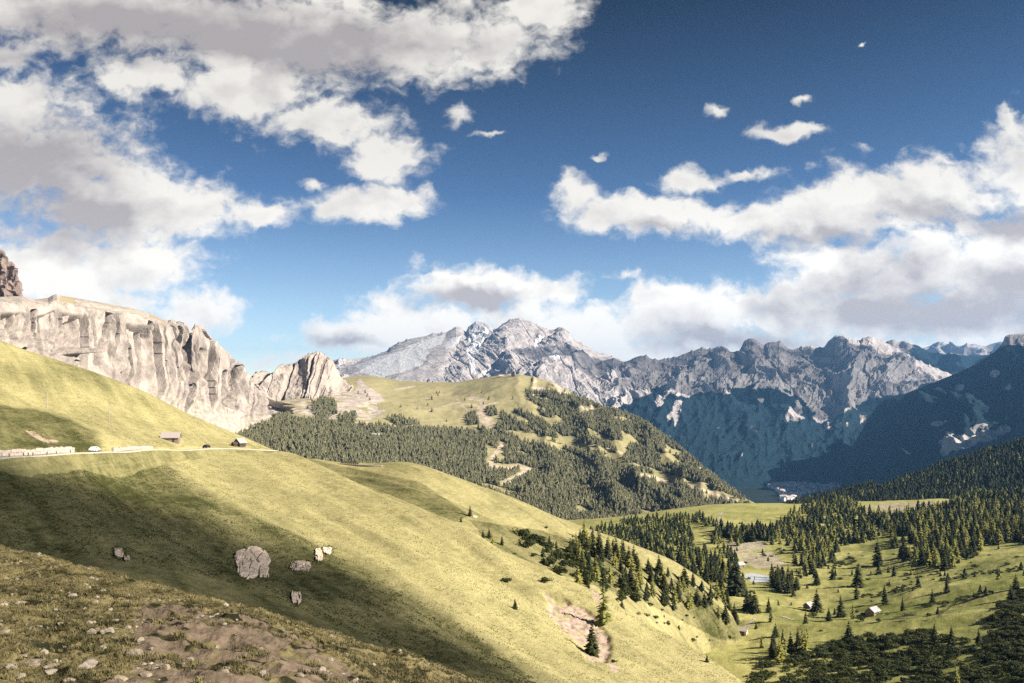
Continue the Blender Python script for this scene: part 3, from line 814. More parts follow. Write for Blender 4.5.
# pale rock peak beyond the forest
SKS = [(225, 410), (245, 392), (252, 379), (258, 372), (262, 369.5), (267, 370), (270, 373), (276, 369), (283, 364), (293, 362), (299, 361), (303, 358), (307, 354), (312, 352), (318, 351.5), (323, 353.5), (329, 357), (334, 362),
       (337, 369), (341, 376), (347, 382), (354, 386), (360, 387), (366, 391), (375, 400), (395, 418)]
L = [[(225, 440, 2700), (280, 432, 2700), (330, 432, 2700), (395, 436, 2750)],
     [(225, 421, 2830), (262, 416, 2840), (285, 416, 2830), (310, 417, 2820), (345, 416, 2840), (395, 424, 2880)],
     [(225, 412, 3000), (262, 386, 3000), (285, 386, 2950), (310, 382, 2940), (330, 384, 2960), (350, 398, 2980), (395, 420, 3000)],
     [(a, p, 3120) for a, p in SKS], [(a, p + 8, 3220) for a, p in SKS], [(a, p + 50, 3700) for a, p in SKS]]
L = [[(a, p, d + (a - 290) * 1.8) for a, p, d in ln] for ln in L]
S = Sheet(L, [20, 70, 70, 12, 12], 225, 395, 380)
S_, T_ = S.S, S.T
env = smooth(S.t, 0.5, 1.1) * (1 - 0.97 * smooth(S.t, 2.5, 2.97))
wrp = 60 * fbm2(S_ / 160, T_ / 160, 4)
S.disp(env * (48 * (ridged2((S_ + wrp - 0.3 * T_) / 170, T_ / 420, 4, .55) - .4) + 34 * towers(S_ - .25 * T_ + wrp * .2, T_, 80, 3, .78, 1) + 17 * towers(S_ - .2 * T_, T_, 30, 2.6, .72, 2) + 5 * fbm2(S_ / 14, T_ / 16, 4)))
px_, py_ = project(S.P)
mk = zero_mask(S)
nz_ = normals(S.P)[..., 2]
mk[..., 0] = 1 - 0.8 * (1 - smooth(S.t, 0.8, 1.3))
S.P[..., 2] += 12 * (ridged2(S.S / 40, 0 * S.S + 3.3, 4, .6) - .45) * np.exp(-((S.t - 3) / .22) ** 2)
S.build('rock_peak', M_cliff, mk, np.full(S.px.shape, 0.45), facet=True)

# glaciered massif
SKM = [(270, 395), (300, 378), (325, 364), (335, 359), (342, 358.5), (348, 361), (356, 359.5), (364, 358), (373, 356), (380, 353), (387, 350.5), (391, 346), (396, 343), (404, 340), (410, 338), (417, 336.5), (424, 335.5), (432, 333),
       (438, 332.5), (446, 331.5), (451, 328.5), (456, 326), (461, 328), (466, 331), (468, 326), (473, 322.5), (479, 321), (485, 322.5), (489, 326), (493, 330), (498, 327.5), (503, 323), (508, 320), (513, 318), (519, 317), (525, 319), (531, 320.5),
       (537, 324), (544, 327), (549, 330), (555, 329), (559, 326.5), (563, 326.5), (567, 332), (572, 339), (577, 341), (583, 342.5), (588, 346), (593, 350), (599, 352), (606, 354.5), (613, 356), (621, 359), (630, 362), (645, 366), (680, 378), (720, 395)]
L = [[(270, 440, 7200), (450, 432, 7200), (560, 440, 6800), (620, 436, 6700), (720, 450, 6500)],
     [(270, 405, 8200), (400, 386, 8400), (450, 388, 8300), (520, 390, 8000), (580, 402, 7600), (610, 410, 7400), (640, 408, 7400), (720, 425, 7200)],
     [(270, 398, 9200), (350, 376, 9300), (400, 366, 9300), (450, 362, 9200), (500, 358, 9000), (550, 362, 8800), (600, 380, 8500), (640, 388, 8300), (720, 408, 8100)],
     [(270, 396, 10000), (350, 366, 10200), (400, 352, 10200), (450, 344, 10100), (500, 340, 9900), (550, 343, 9800), (600, 363, 9500), (640, 374, 9300), (720, 400, 9000)],
     [(a, p, 10800 - max(0, a - 540) * 4) for a, p in SKM], [(a, p + 4, 11100 - max(0, a - 540) * 4) for a, p in SKM], [(a, p + 50, 12500) for a, p in SKM]]
Mm = Sheet(L, [30, 70, 60, 60, 8, 10], 270, 720, 640)
S_, T_ = Mm.S, Mm.T
px0, py0 = project(Mm.P)
glac = inpoly(px0, py0, [(340, 370), (360, 360), (395, 345), (430, 337), (452, 331), (466, 333), (455, 345), (445, 360), (440, 375), (400, 385), (350, 378)]).astype(float)
for _ in range(12):
    for ax in (0, 1):
        q = np.moveaxis(glac, ax, 0); r_ = q.copy(); r_[1:-1] = (q[:-2] + q[1:-1] + q[2:]) / 3; glac = np.moveaxis(r_, 0, ax)
env = smooth(Mm.t, 0.4, 1.0) * (1 - 0.97 * smooth(Mm.t, 3.3, 3.97))
wrp = 260 * fbm2(S_ / 900, T_ / 900, 4)
Mm.disp(env * ((1 - 0.8 * glac) * (120 * (ridged2((S_ + wrp - 0.25 * T_) / 900, T_ / 3000, 3, .45) - .35) + 30 * (ridged2((S_ + wrp * .5 + .3 * T_) / 200, T_ / 620, 5, .6) - .35)) + (1 - .7 * glac) * 9 * ridged2((S_ - .4 * T_) / 70, T_ / 130, 4, .6) + (1 - glac) * (56 * towers(S_ - .45 * T_ + .5 * wrp, T_, 560, 5, .5, 4) + 22 * towers(S_ + .3 * T_ + .4 * wrp, T_, 230, 5, .55, 5) + 11 * towers(S_ + .15 * T_, T_, 80, 3, .65, 6))))
px_, py_ = project(Mm.P)
wa = 8 * fbm2(S_ / 260, T_ / 260, 5); wb = 6 * fbm2(S_ / 260 + 30, T_ / 260, 5)
mk = zero_mask(Mm)
mk[..., 0] = 1
sn = 0.9 * inpoly(px_ + wa, py_ + wb, [(355, 366), (400, 349), (420, 343), (430, 352), (420, 366), (400, 374), (370, 378)])
sn = np.maximum(sn, 0.9 * inpoly(px_ + wa * .4, py_ + wb * .4, [(420, 341), (436, 337), (448, 333), (440, 345), (424, 350)]))
sn = np.maximum(sn, 0.9 * inpoly(px_ + wa * .4, py_ + wb * .4, [(444, 345), (452, 338), (462, 336), (458, 344), (447, 350)]))
sn = np.maximum(sn, inpoly(px_ + wa * .3, py_ + wb * .3, [(468, 326), (476, 322), (485, 325), (490, 333), (480, 345), (474, 360), (477, 374), (470, 374), (467, 350), (468, 335)]))
sn = np.maximum(sn, inpoly(px_ + wa * .3, py_ + wb * .3, [(546, 353), (556, 350), (563, 352), (560, 358), (550, 357)]))
sn = np.maximum(sn, inpoly(px_ + wa * .3, py_ + wb * .3, [(480, 372), (492, 368), (494, 372), (482, 376)]))
sn = np.maximum(sn, 0.8 * inpoly(px_ + wa * .5, py_ + wb * .5, [(530, 345), (541, 334), (543, 337), (534, 350)]))
mk[..., 3] = sn
mk[..., 1] = 0.55 * smooth(py_, 384, 398) * smooth(px_, 560, 590) * smooth(-px_, -650, -620)
Mm.P[..., 2] += 26 * (ridged2(Mm.S / 120, 0 * Mm.S + 3.3, 4, .6) - .45) * np.exp(-((Mm.t - 4) / .22) ** 2)
Mm.build('glacier_massif', M_far, mk, np.full(Mm.px.shape, 0.4), facet=True)

# grey range with dark woods below it
SKN = [(560, 380), (590, 366), (605, 359), (613, 357), (624, 361), (631, 358.5), (636, 356), (641, 354.5), (646, 355), (652, 358), (660, 359), (668, 358), (674, 357), (681, 354.5), (687, 352), (693, 350), (699, 347.5), (703, 347), (709, 348.5), (714, 347), (718, 345.5), (723, 345.5), (727, 347.5),
       (730, 351), (736, 352), (740, 350), (743, 343), (746, 339), (749, 337), (753, 337.5), (757, 340), (761, 344), (764, 346), (766, 342.5), (769, 341), (774, 340.5), (780, 341), (784, 344), (788, 347.5), (793, 348), (799, 347), (804, 345.5), (808, 344.5), (813, 345.5), (820, 347), (824, 346),
       (828, 340), (833, 336.5), (837, 334), (841, 333.5), (845, 335), (848, 338), (853, 338), (857, 340), (860, 340.5), (863, 337), (868, 335.5), (873, 335.5), (879, 338), (885, 341), (891, 345), (897, 348), (905, 352), (915, 358), (925, 363), (938, 368), (950, 374), (1000, 392), (1060, 410)]
TIM = [(560, 425), (600, 415), (620, 408), (640, 398), (655, 386), (668, 391), (690, 397), (710, 394), (735, 389), (760, 386), (785, 390), (800, 402), (815, 412), (830, 417), (845, 412), (860, 402), (880, 396), (900, 394), (930, 384), (1060, 400)]
L = [[(560, 520, 4900), (700, 510, 5100), (790, 484, 5700), (860, 484, 5600), (960, 490, 5500), (1060, 500, 5400)],
     [(560, 470, 5800), (700, 455, 5900), (780, 450, 6300), (860, 446, 6300), (960, 450, 6300), (1060, 450, 6300)],
     [(560, 425, 7000), (640, 402, 7200), (700, 402, 7300), (760, 398, 7500), (800, 412, 7300), (830, 418, 7300), (870, 404, 7500), (930, 396, 7800), (1060, 420, 8000)],
     [(560, 400, 8000), (640, 383, 8200), (700, 374, 8500), (760, 368, 8600), (800, 374, 8500), (840, 370, 8500), (880, 367, 8600), (930, 378, 8600), (1060, 412, 8700)],
     [(a, p, 9500) for a, p in SKN], [(a, p + 5, 9800) for a, p in SKN], [(a, p + 40, 11500) for a, p in SKN]]
N = Sheet(L, [40, 60, 70, 70, 8, 10], 560, 1060, 760)
S_, T_ = N.S, N.T
env = smooth(N.t, 0.1, 0.8) * (1 - 0.97 * smooth(N.t, 3.3, 3.97))
rk = smooth(N.t, 1.6, 2.6)
wrp = 260 * fbm2(S_ / 800, T_ / 800, 4)
N.disp(env * (150 * (ridged2((S_ + wrp) / 700, T_ / 2600, 4, .5) - .4) * (0.6 + 0.6 * rk) + rk * 66 * (ridged2((S_ + wrp * .6 + .2 * T_) / 200, T_ / 640, 5, .6) - .35) + rk * (16 * ridged2((S_ - .3 * T_) / 60, T_ / 110, 4, .6) + 40 * towers(S_ + .25 * T_ + .5 * wrp, T_, 380, 5, .55, 4) + 22 * towers(S_ - .2 * T_ + .4 * wrp, T_, 150, 6, .6, 5) + 11 * towers(S_, T_, 62, 3, .65, 6)) + (1 - rk) * (30 * fbm2(S_ / 120, T_ / 160, 4) + 26 * ridged2(S_ / 160, T_ / 700, 3))))
px_, py_ = project(N.P)
wa = 9 * fbm2(S_ / 240, T_ / 420, 5)
wc = 9 * fbm2(S_ / 120 + 60, T_ / 200, 5)
tim = np.interp(px_, [a for a, p in TIM], [p for a, p in TIM])
below = (py_ + wa * 1.2 - tim)
mk = zero_mask(N)
forest = smooth(below, -3, 3)
gul = smooth(ridged2((S_ + wrp * .5) / 150, T_ / 900 + 9, 3), 0.5, 0.62)
forest = forest * (1 - 0.9 * gul * smooth(-below, -26, -4) * smooth(px_, 770, 800) * smooth(-px_, -880, -860))
for P_ in ([(655, 396), (668, 392), (664, 404), (655, 410)], [(676, 398), (684, 402), (680, 418), (672, 428), (674, 412)], [(664, 414), (674, 411), (672, 416), (664, 418)], [(785, 414), (800, 400), (803, 410), (788, 424)], [(787, 416), (806, 416), (800, 422), (788, 422)], [(812, 416), (830, 414), (828, 422), (812, 421)], [(715, 428), (724, 424), (720, 429)],
           [(757, 400), (770, 394), (764, 402)], [(813, 446), (815, 440), (815, 450)]):
    forest = np.where(inpoly(px_ + wa * .8, py_ + wc * .7, P_), 0.15, forest)
forest = blur(forest, 3) - .3 * (smooth(ridged2((S_ + wrp * .6) / 260, T_ / 1700 + 4, 4), .52, .7)) * (forest > .5)
mk[..., 2] = forest * (N.t < 3.9)
mk[..., 0] = 1 - forest
mk[..., 1] = 0.66 * smooth(N.t, 2.0, 2.4) * (1 - smooth(N.t, 2.8, 3.15)) * (forest < .5) + 0.5 * gul * (forest < .5)
N.P[..., 2] += 30 * (ridged2(N.S / 110, 0 * N.S + 3.3, 4, .6) - .45) * np.exp(-((N.t - 4) / .22) ** 2)
N.build('rocky_range', M_far, mk, np.full(N.px.shape, 0.4), facet=True)

# dark ridge between the range and the right slope
SKD = [(840, 372), (870, 350), (885, 344), (893, 343), (900, 344), (908, 343.5), (915, 345), (922, 350), (930, 354), (938, 356), (946, 354.5), (955, 353), (962, 354), (975, 355), (990, 357), (1020, 352), (1100, 350), (1200, 360)]
L = [[(a, p + 45, 9000) for a, p in SKD], [(a, p + 20, 9800) for a, p in SKD], [(a, p, 10800) for a, p in SKD], [(a, p + 40, 12500) for a, p in SKD]]
DR = Sheet(L, [30, 40, 10], 840, 1200, 300)
S_, T_ = DR.S, DR.T
DR.disp((1 - 0.8 * smooth(DR.t, 1.6, 2)) * 190 * (ridged2((S_ + .3 * T_) / 600, T_ / 1800, 5) - .4))
mk = zero_mask(DR); px_, py_ = project(DR.P)
mk[..., 2] = 0.9 - 0.5 * smooth(-px_, -920, -905); mk[..., 0] = 1 - mk[..., 2] * .9
DR.build('dark_ridge', M_far, mk, np.full(DR.px.shape, 0.9))

# farthest peaks
SKF = [(860, 370), (900, 356), (918, 350), (926, 347), (933, 345), (938, 343), (942, 345), (948, 347), (955, 346), (962, 344.5), (968, 343.5), (974, 342.5), (980, 344), (986, 346), (994, 344), (1000, 343), (1008, 345), (1030, 340), (1100, 346), (1250, 350)]
L = [[(a, p + 30, 13500) for a, p in SKF], [(a, p + 10, 14600) for a, p in SKF], [(a, p, 15500) for a, p in SKF], [(a, p + 40, 17500) for a, p in SKF]]
FP = Sheet(L, [24, 40, 10], 860, 1250, 340)
S_, T_ = FP.S, FP.T
FP.disp((1 - 0.8 * smooth(FP.t, 1.6, 2)) * 260 * (ridged2((S_ + .3 * T_) / 800, T_ / 1600, 5) - .4))
mk = zero_mask(FP); mk[..., 0] = 1
FP.build('distant_peaks', M_far, mk, np.full(FP.px.shape, 0.4))

# dark blue-green slope on the right
SKR = [(740, 570), (770, 545), (800, 520), (820, 500), (838, 474), (856, 440), (874, 410), (885, 399), (905, 393.5), (930, 384), (950, 376), (970, 367), (985, 358), (995, 351), (1001, 345), (1005, 336), (1010, 334), (1024, 333), (1060, 328), (1120, 318), (1300, 290)]
dR = lambda a: 6000 - max(0, a - 800) * 3.6
L = [[(740, 640, 4200), (860, 590, 3900), (960, 535, 3500), (1060, 520, 3200), (1300, 490, 2700)],
     [(740, 600, 4800), (800, 560, 4800), (845, 522, 4600), (880, 494, 4400), (930, 460, 4200), (1024, 430, 3900), (1300, 390, 3200)],
     [(740, 580, 5200), (800, 540, 5400), (840, 500, 5300), (870, 462, 5150), (905, 428, 5000), (950, 405, 4800), (1024, 380, 4500), (1300, 345, 3800)],
     [(a, p, dR(a)) for a, p in SKR], [(a, p + 6, dR(a) + 150) for a, p in SKR], [(a, p + 60, dR(a) + 1500) for a, p in SKR]]
T = Sheet(L, [40, 70, 80, 8, 10], 740, 1300, 620)
S_, T_ = T.S, T.T
env = smooth(T.t, 0.3, 1.0) * (1 - 0.96 * smooth(T.t, 2.3, 2.97))
T.disp(env * (120 * (ridged2((S_ + 200 * fbm2(S_ / 600, T_ / 600, 3)) / 560, T_ / 1500, 4, .55) - .4) + 26 * ridged2(S_ / 110, T_ / 300, 3) + 22 * fbm2(S_ / 70, T_ / 90, 5, .6)))
px_, py_ = project(T.P)
wa = 7 * fbm2(S_ / 110, T_ / 160, 5)
mk = zero_mask(T)
mk[..., 2] = 0.93
wc = 8 * fbm2(S_ / 60 + 30, T_ / 60, 5)
bare = np.zeros(px_.shape)
for P_ in ([(940, 440), (955, 432), (968, 438), (985, 432), (1008, 424), (1012, 430), (990, 440), (970, 446), (945, 452)], [(968, 428), (985, 422), (988, 426), (972, 431)], [(930, 424), (945, 419), (947, 422), (934, 426)], [(990, 372), (1000, 370), (1000, 376), (992, 377)], [(1002, 388), (1012, 384), (1010, 391)],
           [(1012, 380), (1022, 378), (1022, 382)], [(955, 386), (965, 384), (964, 390), (956, 391)], [(935, 388), (944, 386), (942, 392)], [(940, 448), (955, 446), (950, 456), (940, 456)]):
    bare = np.maximum(bare, inpoly(px_ + wa * .6, py_ + wc * .7, P_))
bare = np.clip(blur(bare, 3) * 1.2 + .5 * blur(bare, 6) * fbm2(S_ / 26, T_ / 26, 4), 0, 1)
top = smooth(-py_, -352, -340) * smooth(px_, 990, 1004)
mk[..., 1] = bare * .95
mk[..., 0] = np.maximum(0.75 * top, 0)
mk[..., 2] = .93 - .5 * top - .28 * (fbm2(S_ / 170, T_ / 260, 4) > .18)
T.build('dark_mountain', M_far, mk, np.full(T.px.shape, 0.9))

# one sheet of low ground under it all, showing as the valley bottom round the village
GZ = -572.0
gx = np.concatenate([np.linspace(-19000, 800, 24), np.linspace(900, 2600, 110), np.linspace(3600, 19000, 20)])
gy = np.concatenate([np.linspace(-9000, 4000, 16), np.linspace(4100, 6400, 110), np.linspace(6800, 19500, 16)])
GX, GY = np.meshgrid(gx, gy)
GP = np.stack([GX, GY, np.full(GX.shape, GZ) + 4 * fbm2(GX / 300, GY / 300, 3)], -1)
r_, c_ = GX.shape
gi = np.arange(r_ * c_).reshape(r_, c_)
gq = np.stack([gi[:-1, :-1], gi[:-1, 1:], gi[1:, 1:], gi[1:, :-1]], -1).reshape(-1, 4)
me = mesh_np('ground', GP, gq, [M_ground])
mk = np.zeros(GX.shape + (4,))
TOWN = [(755, 473), (764, 473), (772, 480), (782, 482), (800, 483), (830, 482), (845, 482), (842, 487), (825, 491), (806, 494), (797, 499), (790, 503), (783, 501), (782, 495), (775, 490), (761, 484)]
gpx, gpy = project(GP)
mk[..., 2] = np.where(inpoly(gpx, gpy, TOWN), 0.0, 1.0)
set_mask(me, mk, np.full(GX.shape, 0.5))
link('ground', me, kind='structure')

# air between the near meadows and the mountains
def build_haze():
    m, b = new_mat('haze_air')
    v = b.n('ShaderNodeVolumePrincipled', {'Color': (0.22, 0.52, 1.0, 1), 'Density': 3.1e-5, 'Anisotropy': 0.25})
    b.n('ShaderNodeOutputMaterial', {1: v.outputs[0]})
    x, y0, y1, z0, z1 = 20500, -10000, 20500, GZ - 20, 1060
    Vb = [(-x, y0, z0), (x, y0, z0), (x, y1, z0), (-x, y1, z0), (-x, y0, z1), (x, y0, z1), (x, y1, z1), (-x, y1, z1)]
    Fb = [(0, 3, 2, 1), (4, 5, 6, 7), (0, 1, 5, 4), (1, 2, 6, 5), (2, 3, 7, 6), (3, 0, 4, 7)]
    me = bpy.data.meshes.new('haze'); me.from_pydata(Vb, [], Fb); me.materials.append(m)
    o = link('haze', me, kind='stuff', label='thin blue air over the valley and mountains')
    o.display_type = 'WIRE'
build_haze()
# ------------------------------------------------------------------ placing things on the terrain
TREES = {}
for k in ('A', 'B0', 'B1', 'B2', 'V', 'R1', 'H'):
    TREES[k] = SH[k].bvh(2)
ALLK = ('A', 'B0', 'B1', 'B2', 'V', 'R1', 'H')


def hit(px, py, keys=ALLK):
    x, z = ray(px, py)
    d = Vector((float(x), 1.0, float(z))).normalized()
    best = None
    for k in keys:
        loc, nrm, idx, dist = TREES[k].ray_cast(Vector((0, 0, 0)), d)
        if loc is not None and (best is None or dist < best[1]):
            best = (loc, dist, nrm, k)
    return best


def ground(x, y, keys):
    best = None
    for k in keys:
        loc, nrm, idx, dist = TREES[k].ray_cast(Vector((x, y, 1500)), Vector((0, 0, -1)))
        if loc is not None and (best is None or loc.z > best.z):
            best = loc
    return best


def visible(P, keys=ALLK):
    v = Vector(P); L = v.length; d = v / L
    for k in keys:
        loc, nrm, idx, dist = TREES[k].ray_cast(Vector((0, 0, 0)), d)
        if loc is not None and dist < L - 0.02 * L - 1.0:
            return False
    return True


class MB:
    """collects polygons for one mesh"""
    def __init__(s): s.v, s.f, s.m = [], [], []
    def add(s, vs_, fs, mi=0):
        o = len(s.v); s.v += [tuple(p) for p in vs_]; s.f += [tuple(i + o for i in f) for f in fs]; s.m += [mi] * len(fs)
    def box(s, x0, x1, y0, y1, z0, z1, mi=0):
        s.add([(x0, y0, z0), (x1, y0, z0), (x1, y1, z0), (x0, y1, z0), (x0, y0, z1), (x1, y0, z1), (x1, y1, z1), (x0, y1, z1)],
              [(0, 3, 2, 1), (4, 5, 6, 7), (0, 1, 5, 4), (1, 2, 6, 5), (2, 3, 7, 6), (3, 0, 4, 7)], mi)
    def tube(s, a, b, ra, rb, n=7, mi=0):
        a, b = Vector(a), Vector(b); d = (b - a).normalized()
        u = d.orthogonal().normalized(); w = d.cross(u)
        vs_ = []
        for c, r in ((a, ra), (b, rb)):
            for i in range(n):
                t = 2 * math.pi * i / n
                vs_.append(c + (u * math.cos(t) + w * math.sin(t)) * r)
        fs = [(i, (i + 1) % n, n + (i + 1) % n, n + i) for i in range(n)] + [tuple(range(n - 1, -1, -1)), tuple(range(n, 2 * n))]
        s.add(vs_, fs, mi)
    def mesh(s, name, mats, smooth_shade=False):
        me = bpy.data.meshes.new(name); me.from_pydata(s.v, [], s.f)
        for m in mats: me.materials.append(m)
        me.polygons.foreach_set('material_index', s.m)
        me.polygons.foreach_set('use_smooth', [smooth_shade] * len(s.f))
        me.update(); return me


def simple_mat(name, c, rough=0.85, var=0.35, scale=3.0, spec=0.2, metal=0.0, bump=0.0, rnd=0.0, stretch=None):
    m, b = new_mat(name)
    co = b.n('ShaderNodeTexCoord').outputs['Object']
    if stretch: co = b.n('ShaderNodeMapping', {'Vector': co, 'Scale': stretch}).outputs[0]
    n = b.noise(co, scale, 5, 0.6)
    f = b.ramp(n, 0.3, 0.7)
    col = b.mix(f, tuple(x * (1 - var) for x in c), tuple(min(1, x * (1 + var * .6)) for x in c))
    if rnd:
        oi = b.n('ShaderNodeObjectInfo')
        col = b.mix(b.m('MULTIPLY', oi.outputs['Random'], rnd), col, b.mix(1.0, col, (1.5, 1.25, 0.7), 'MULTIPLY'))
    p = b.n('ShaderNodeBsdfPrincipled', {'Base Color': col, 'Roughness': rough, 'Specular IOR Level': spec, 'Metallic': metal})
    if bump:
        b.put(p.inputs['Normal'], b.n('ShaderNodeBump', {'Height': n, 'Strength': bump, 'Distance': 0.1}).outputs[0])
    b.n('ShaderNodeOutputMaterial', {0: p.outputs[0]})
    return m


def leaf_mat(name, c1, c2, scale, rnd=0.0, soft=False):
    m, b = new_mat(name)
    co = b.n('ShaderNodeTexCoord').outputs['Object']
    f = b.ramp(b.noise(co, scale, 4, 0.6), 0.3, 0.7)
    col = b.mix(f, c1, c2)
    if rnd:
        oi = b.n('ShaderNodeObjectInfo')
        col = b.mix(b.m('MULTIPLY', oi.outputs['Random'], rnd), col, b.mix(1.0, col, (1.7, 1.5, 0.9), 'MULTIPLY'))
    d = b.n('ShaderNodeBsdfPrincipled', {'Base Color': col, 'Roughness': 0.8, 'Specular IOR Level': 0.15})
    if soft:        # a blade stands in a sward whose mean surface faces up
        nm = b.n('ShaderNodeNewGeometry').outputs['Normal']
        b.put(d.inputs['Normal'], b.vm('NORMALIZE', b.vm('ADD', b.vm('SCALE', nm, scale=.35), (.22, -.15, 1.0))))
    tr = b.n('ShaderNodeBsdfTranslucent', {'Color': col})
    mx = b.n('ShaderNodeMixShader', {0: 0.22, 1: d.outputs[0], 2: tr.outputs[0]})
    b.n('ShaderNodeOutputMaterial', {0: mx.outputs[0]})
    return m


L_spruce = leaf_mat('spruce_needles', (0.022, 0.028, 0.013), (0.055, 0.062, 0.024), 6.0, 0.6)
L_larch = leaf_mat('larch_needles', (0.14, 0.15, 0.042), (0.29, 0.285, 0.085), 6.0, 0.4)
L_shrub = leaf_mat('shrub_leaves', (0.028, 0.036, 0.014), (0.065, 0.075, 0.026), 5.0, 0.6)
L_wood = leaf_mat('wood_needles', (0.11, 0.108, 0.06), (0.28, 0.265, 0.145), 0.09)
L_wood2 = leaf_mat('dark_wood_needles', (0.020, 0.027, 0.013), (0.056, 0.066, 0.028), 0.07)
L_thick = leaf_mat('thicket_leaves', (0.026, 0.035, 0.012), (0.075, 0.09, 0.026), 0.35)
M_bark = simple_mat('bark', (0.11, 0.085, 0.06), scale=8)


def crown_mesh(name, mat, seed, levels=20, per=7, rad=0.2, base=0.08, ragged=0.3, dens=1.0, power=0.85, w=0.05):
    r = random.Random(seed)
    vs_, fs = [], []
    for L_ in range(levels):
        t = L_ / (levels - 1)
        z = base + (0.985 - base) * t
        Rr = rad * ((1 - t) ** power) + 0.012
        if t < 0.12: Rr *= 0.75 + 2 * t
        n = max(3, int(per * (1 - 0.45 * t)))
        a0 = r.random() * 6.28
        for i in range(n):
            if r.random() > dens: continue
            a = a0 + 6.28 * i / n + r.uniform(-.35, .35)
            ln = Rr * r.uniform(1 - ragged, 1 + ragged * .5)
            ca, sa = math.cos(a), math.sin(a)
            dz = -ln * r.uniform(.15, .55)
            zz = z + r.uniform(-.5, .5) * 0.9 / levels
            wd = w * (0.6 + 0.7 * (1 - t)) * r.uniform(.7, 1.3)
            prev = None
            for k, (q, ww) in enumerate(((0.08, .55), (0.5, 1.0), (0.82, .7), (1.05, .08))):
                x, y = ca * ln * q, sa * ln * q
                h = zz + dz * q * q + (0.02 * ln if k == 3 else 0)
                dx, dy = -sa * wd * ww, ca * wd * ww
                o = len(vs_)
                vs_ += [(x + dx, y + dy, h - wd * .45 * ww), (x, y, h + wd * .12), (x - dx, y - dy, h - wd * .45 * ww)]
                if prev is not None:
                    fs += [(prev, prev + 1, o + 1, o), (prev + 1, prev + 2, o + 2, o + 1)]
                prev = o
    o = len(vs_)
    vs_ += [(0.012, 0, .94), (-.006, .01, .94), (-.006, -.01, .94), (0, 0, 1.0)]
    fs += [(o, o + 1, o + 3), (o + 1, o + 2, o + 3), (o + 2, o, o + 3)]
    me = bpy.data.meshes.new(name); me.from_pydata(vs_, [], fs); me.materials.append(mat)
    me.polygons.foreach_set('use_smooth', [False] * len(fs)); me.update()
    return me


def shrub_mesh(name, mat, seed, n=330, flat=0.62):
    r = random.Random(seed)
    lobes = [(r.uniform(-.28, .28), r.uniform(-.28, .28), r.uniform(.2, .42), r.uniform(.2, .34)) for _ in range(7)]
    vs_, fs = [], []
    for i in range(n):
        lx, ly, lz, lr = r.choice(lobes)
        th = r.random() * 6.28; u = r.uniform(-.7, 1); q = math.sqrt(1 - u * u); rr = lr * r.uniform(.6, 1.08)
        c = Vector((lx + rr * q * math.cos(th), ly + rr * q * math.sin(th), max(.01, lz + rr * u * flat * 1.3)))
        nrm = Vector((q * math.cos(th) + r.uniform(-.6, .6), q * math.sin(th) + r.uniform(-.6, .6), u + r.uniform(-.5, .7))).normalized()
        t = nrm.orthogonal().normalized(); b_ = nrm.cross(t); s_ = r.uniform(.045, .10)
        o = len(vs_)
        vs_ += [tuple(c + t * s_), tuple(c + b_ * s_ * .8), tuple(c - t * s_), tuple(c - b_ * s_ * .8)]
        fs.append((o, o + 1, o + 2, o + 3))
    me = bpy.data.meshes.new(name); me.from_pydata(vs_, [], fs); me.materials.append(mat); me.update()
    return me


def trunk_mesh(name, h=0.9, r0=0.016):
    m = MB(); m.tube((0, 0, -0.06), (0, 0, h * .5), r0, r0 * .6, 6); m.tube((0, 0, h * .5), (0, 0, h), r0 * .6, r0 * .1, 6)
    return m.mesh(name, [M_bark])


def tree_proto(kind, crown, trunk):
    e = bpy.data.objects.new(kind, None); e.empty_display_size = 0.2
    COL.objects.link(e)
    c = link('crown', crown, e)
    t = link('trunk', trunk, e)
    return e


TR = trunk_mesh('trunk')
TRS = trunk_mesh('stem', 0.5, 0.022)
PROTO = {'spruce_tree': [], 'larch_tree': [], 'shrub': []}
CROWNS = {'spruce_tree': [crown_mesh('spruce_crown', L_spruce, i, 21, 8, 0.23 + 0.024 * i, 0.03 + .02 * (i % 2), 0.3, 1.0, 0.8 + 0.06 * (i % 3), 0.06) for i in range(5)],
          'larch_tree': [crown_mesh('larch_crown', L_larch, 40 + i, 17, 7, 0.23 + .02 * i, 0.12, 0.45, 0.9, 0.7, 0.055) for i in range(3)],
          'shrub': [shrub_mesh('shrub_crown', L_shrub, 80 + i) for i in range(4)]}
STEMS = {'spruce_tree': TR, 'larch_tree': TR, 'shrub': TRS}
used_proto = {}


def plant(kind, var, loc, h, rot, label, group, sxy=1.0):
    key = (kind, var % len(CROWNS[kind]))
    if key not in used_proto:
        e = tree_proto(kind, CROWNS[kind][key[1]], STEMS[kind]); used_proto[key] = e
    else:
        e = copy_tree(used_proto[key])
    e.location = loc; e.rotation_euler = (0, 0, rot); e.scale = (h * sxy, h * sxy, h)
    tag(e, label, {'spruce_tree': 'tree', 'larch_tree': 'tree', 'shrub': 'shrub'}[kind], group)
    if 'group' in e and group is None: del e['group']
    return e


# ------------------------------------------------------------------ trees
INST = []          # kind, position, height, region, width


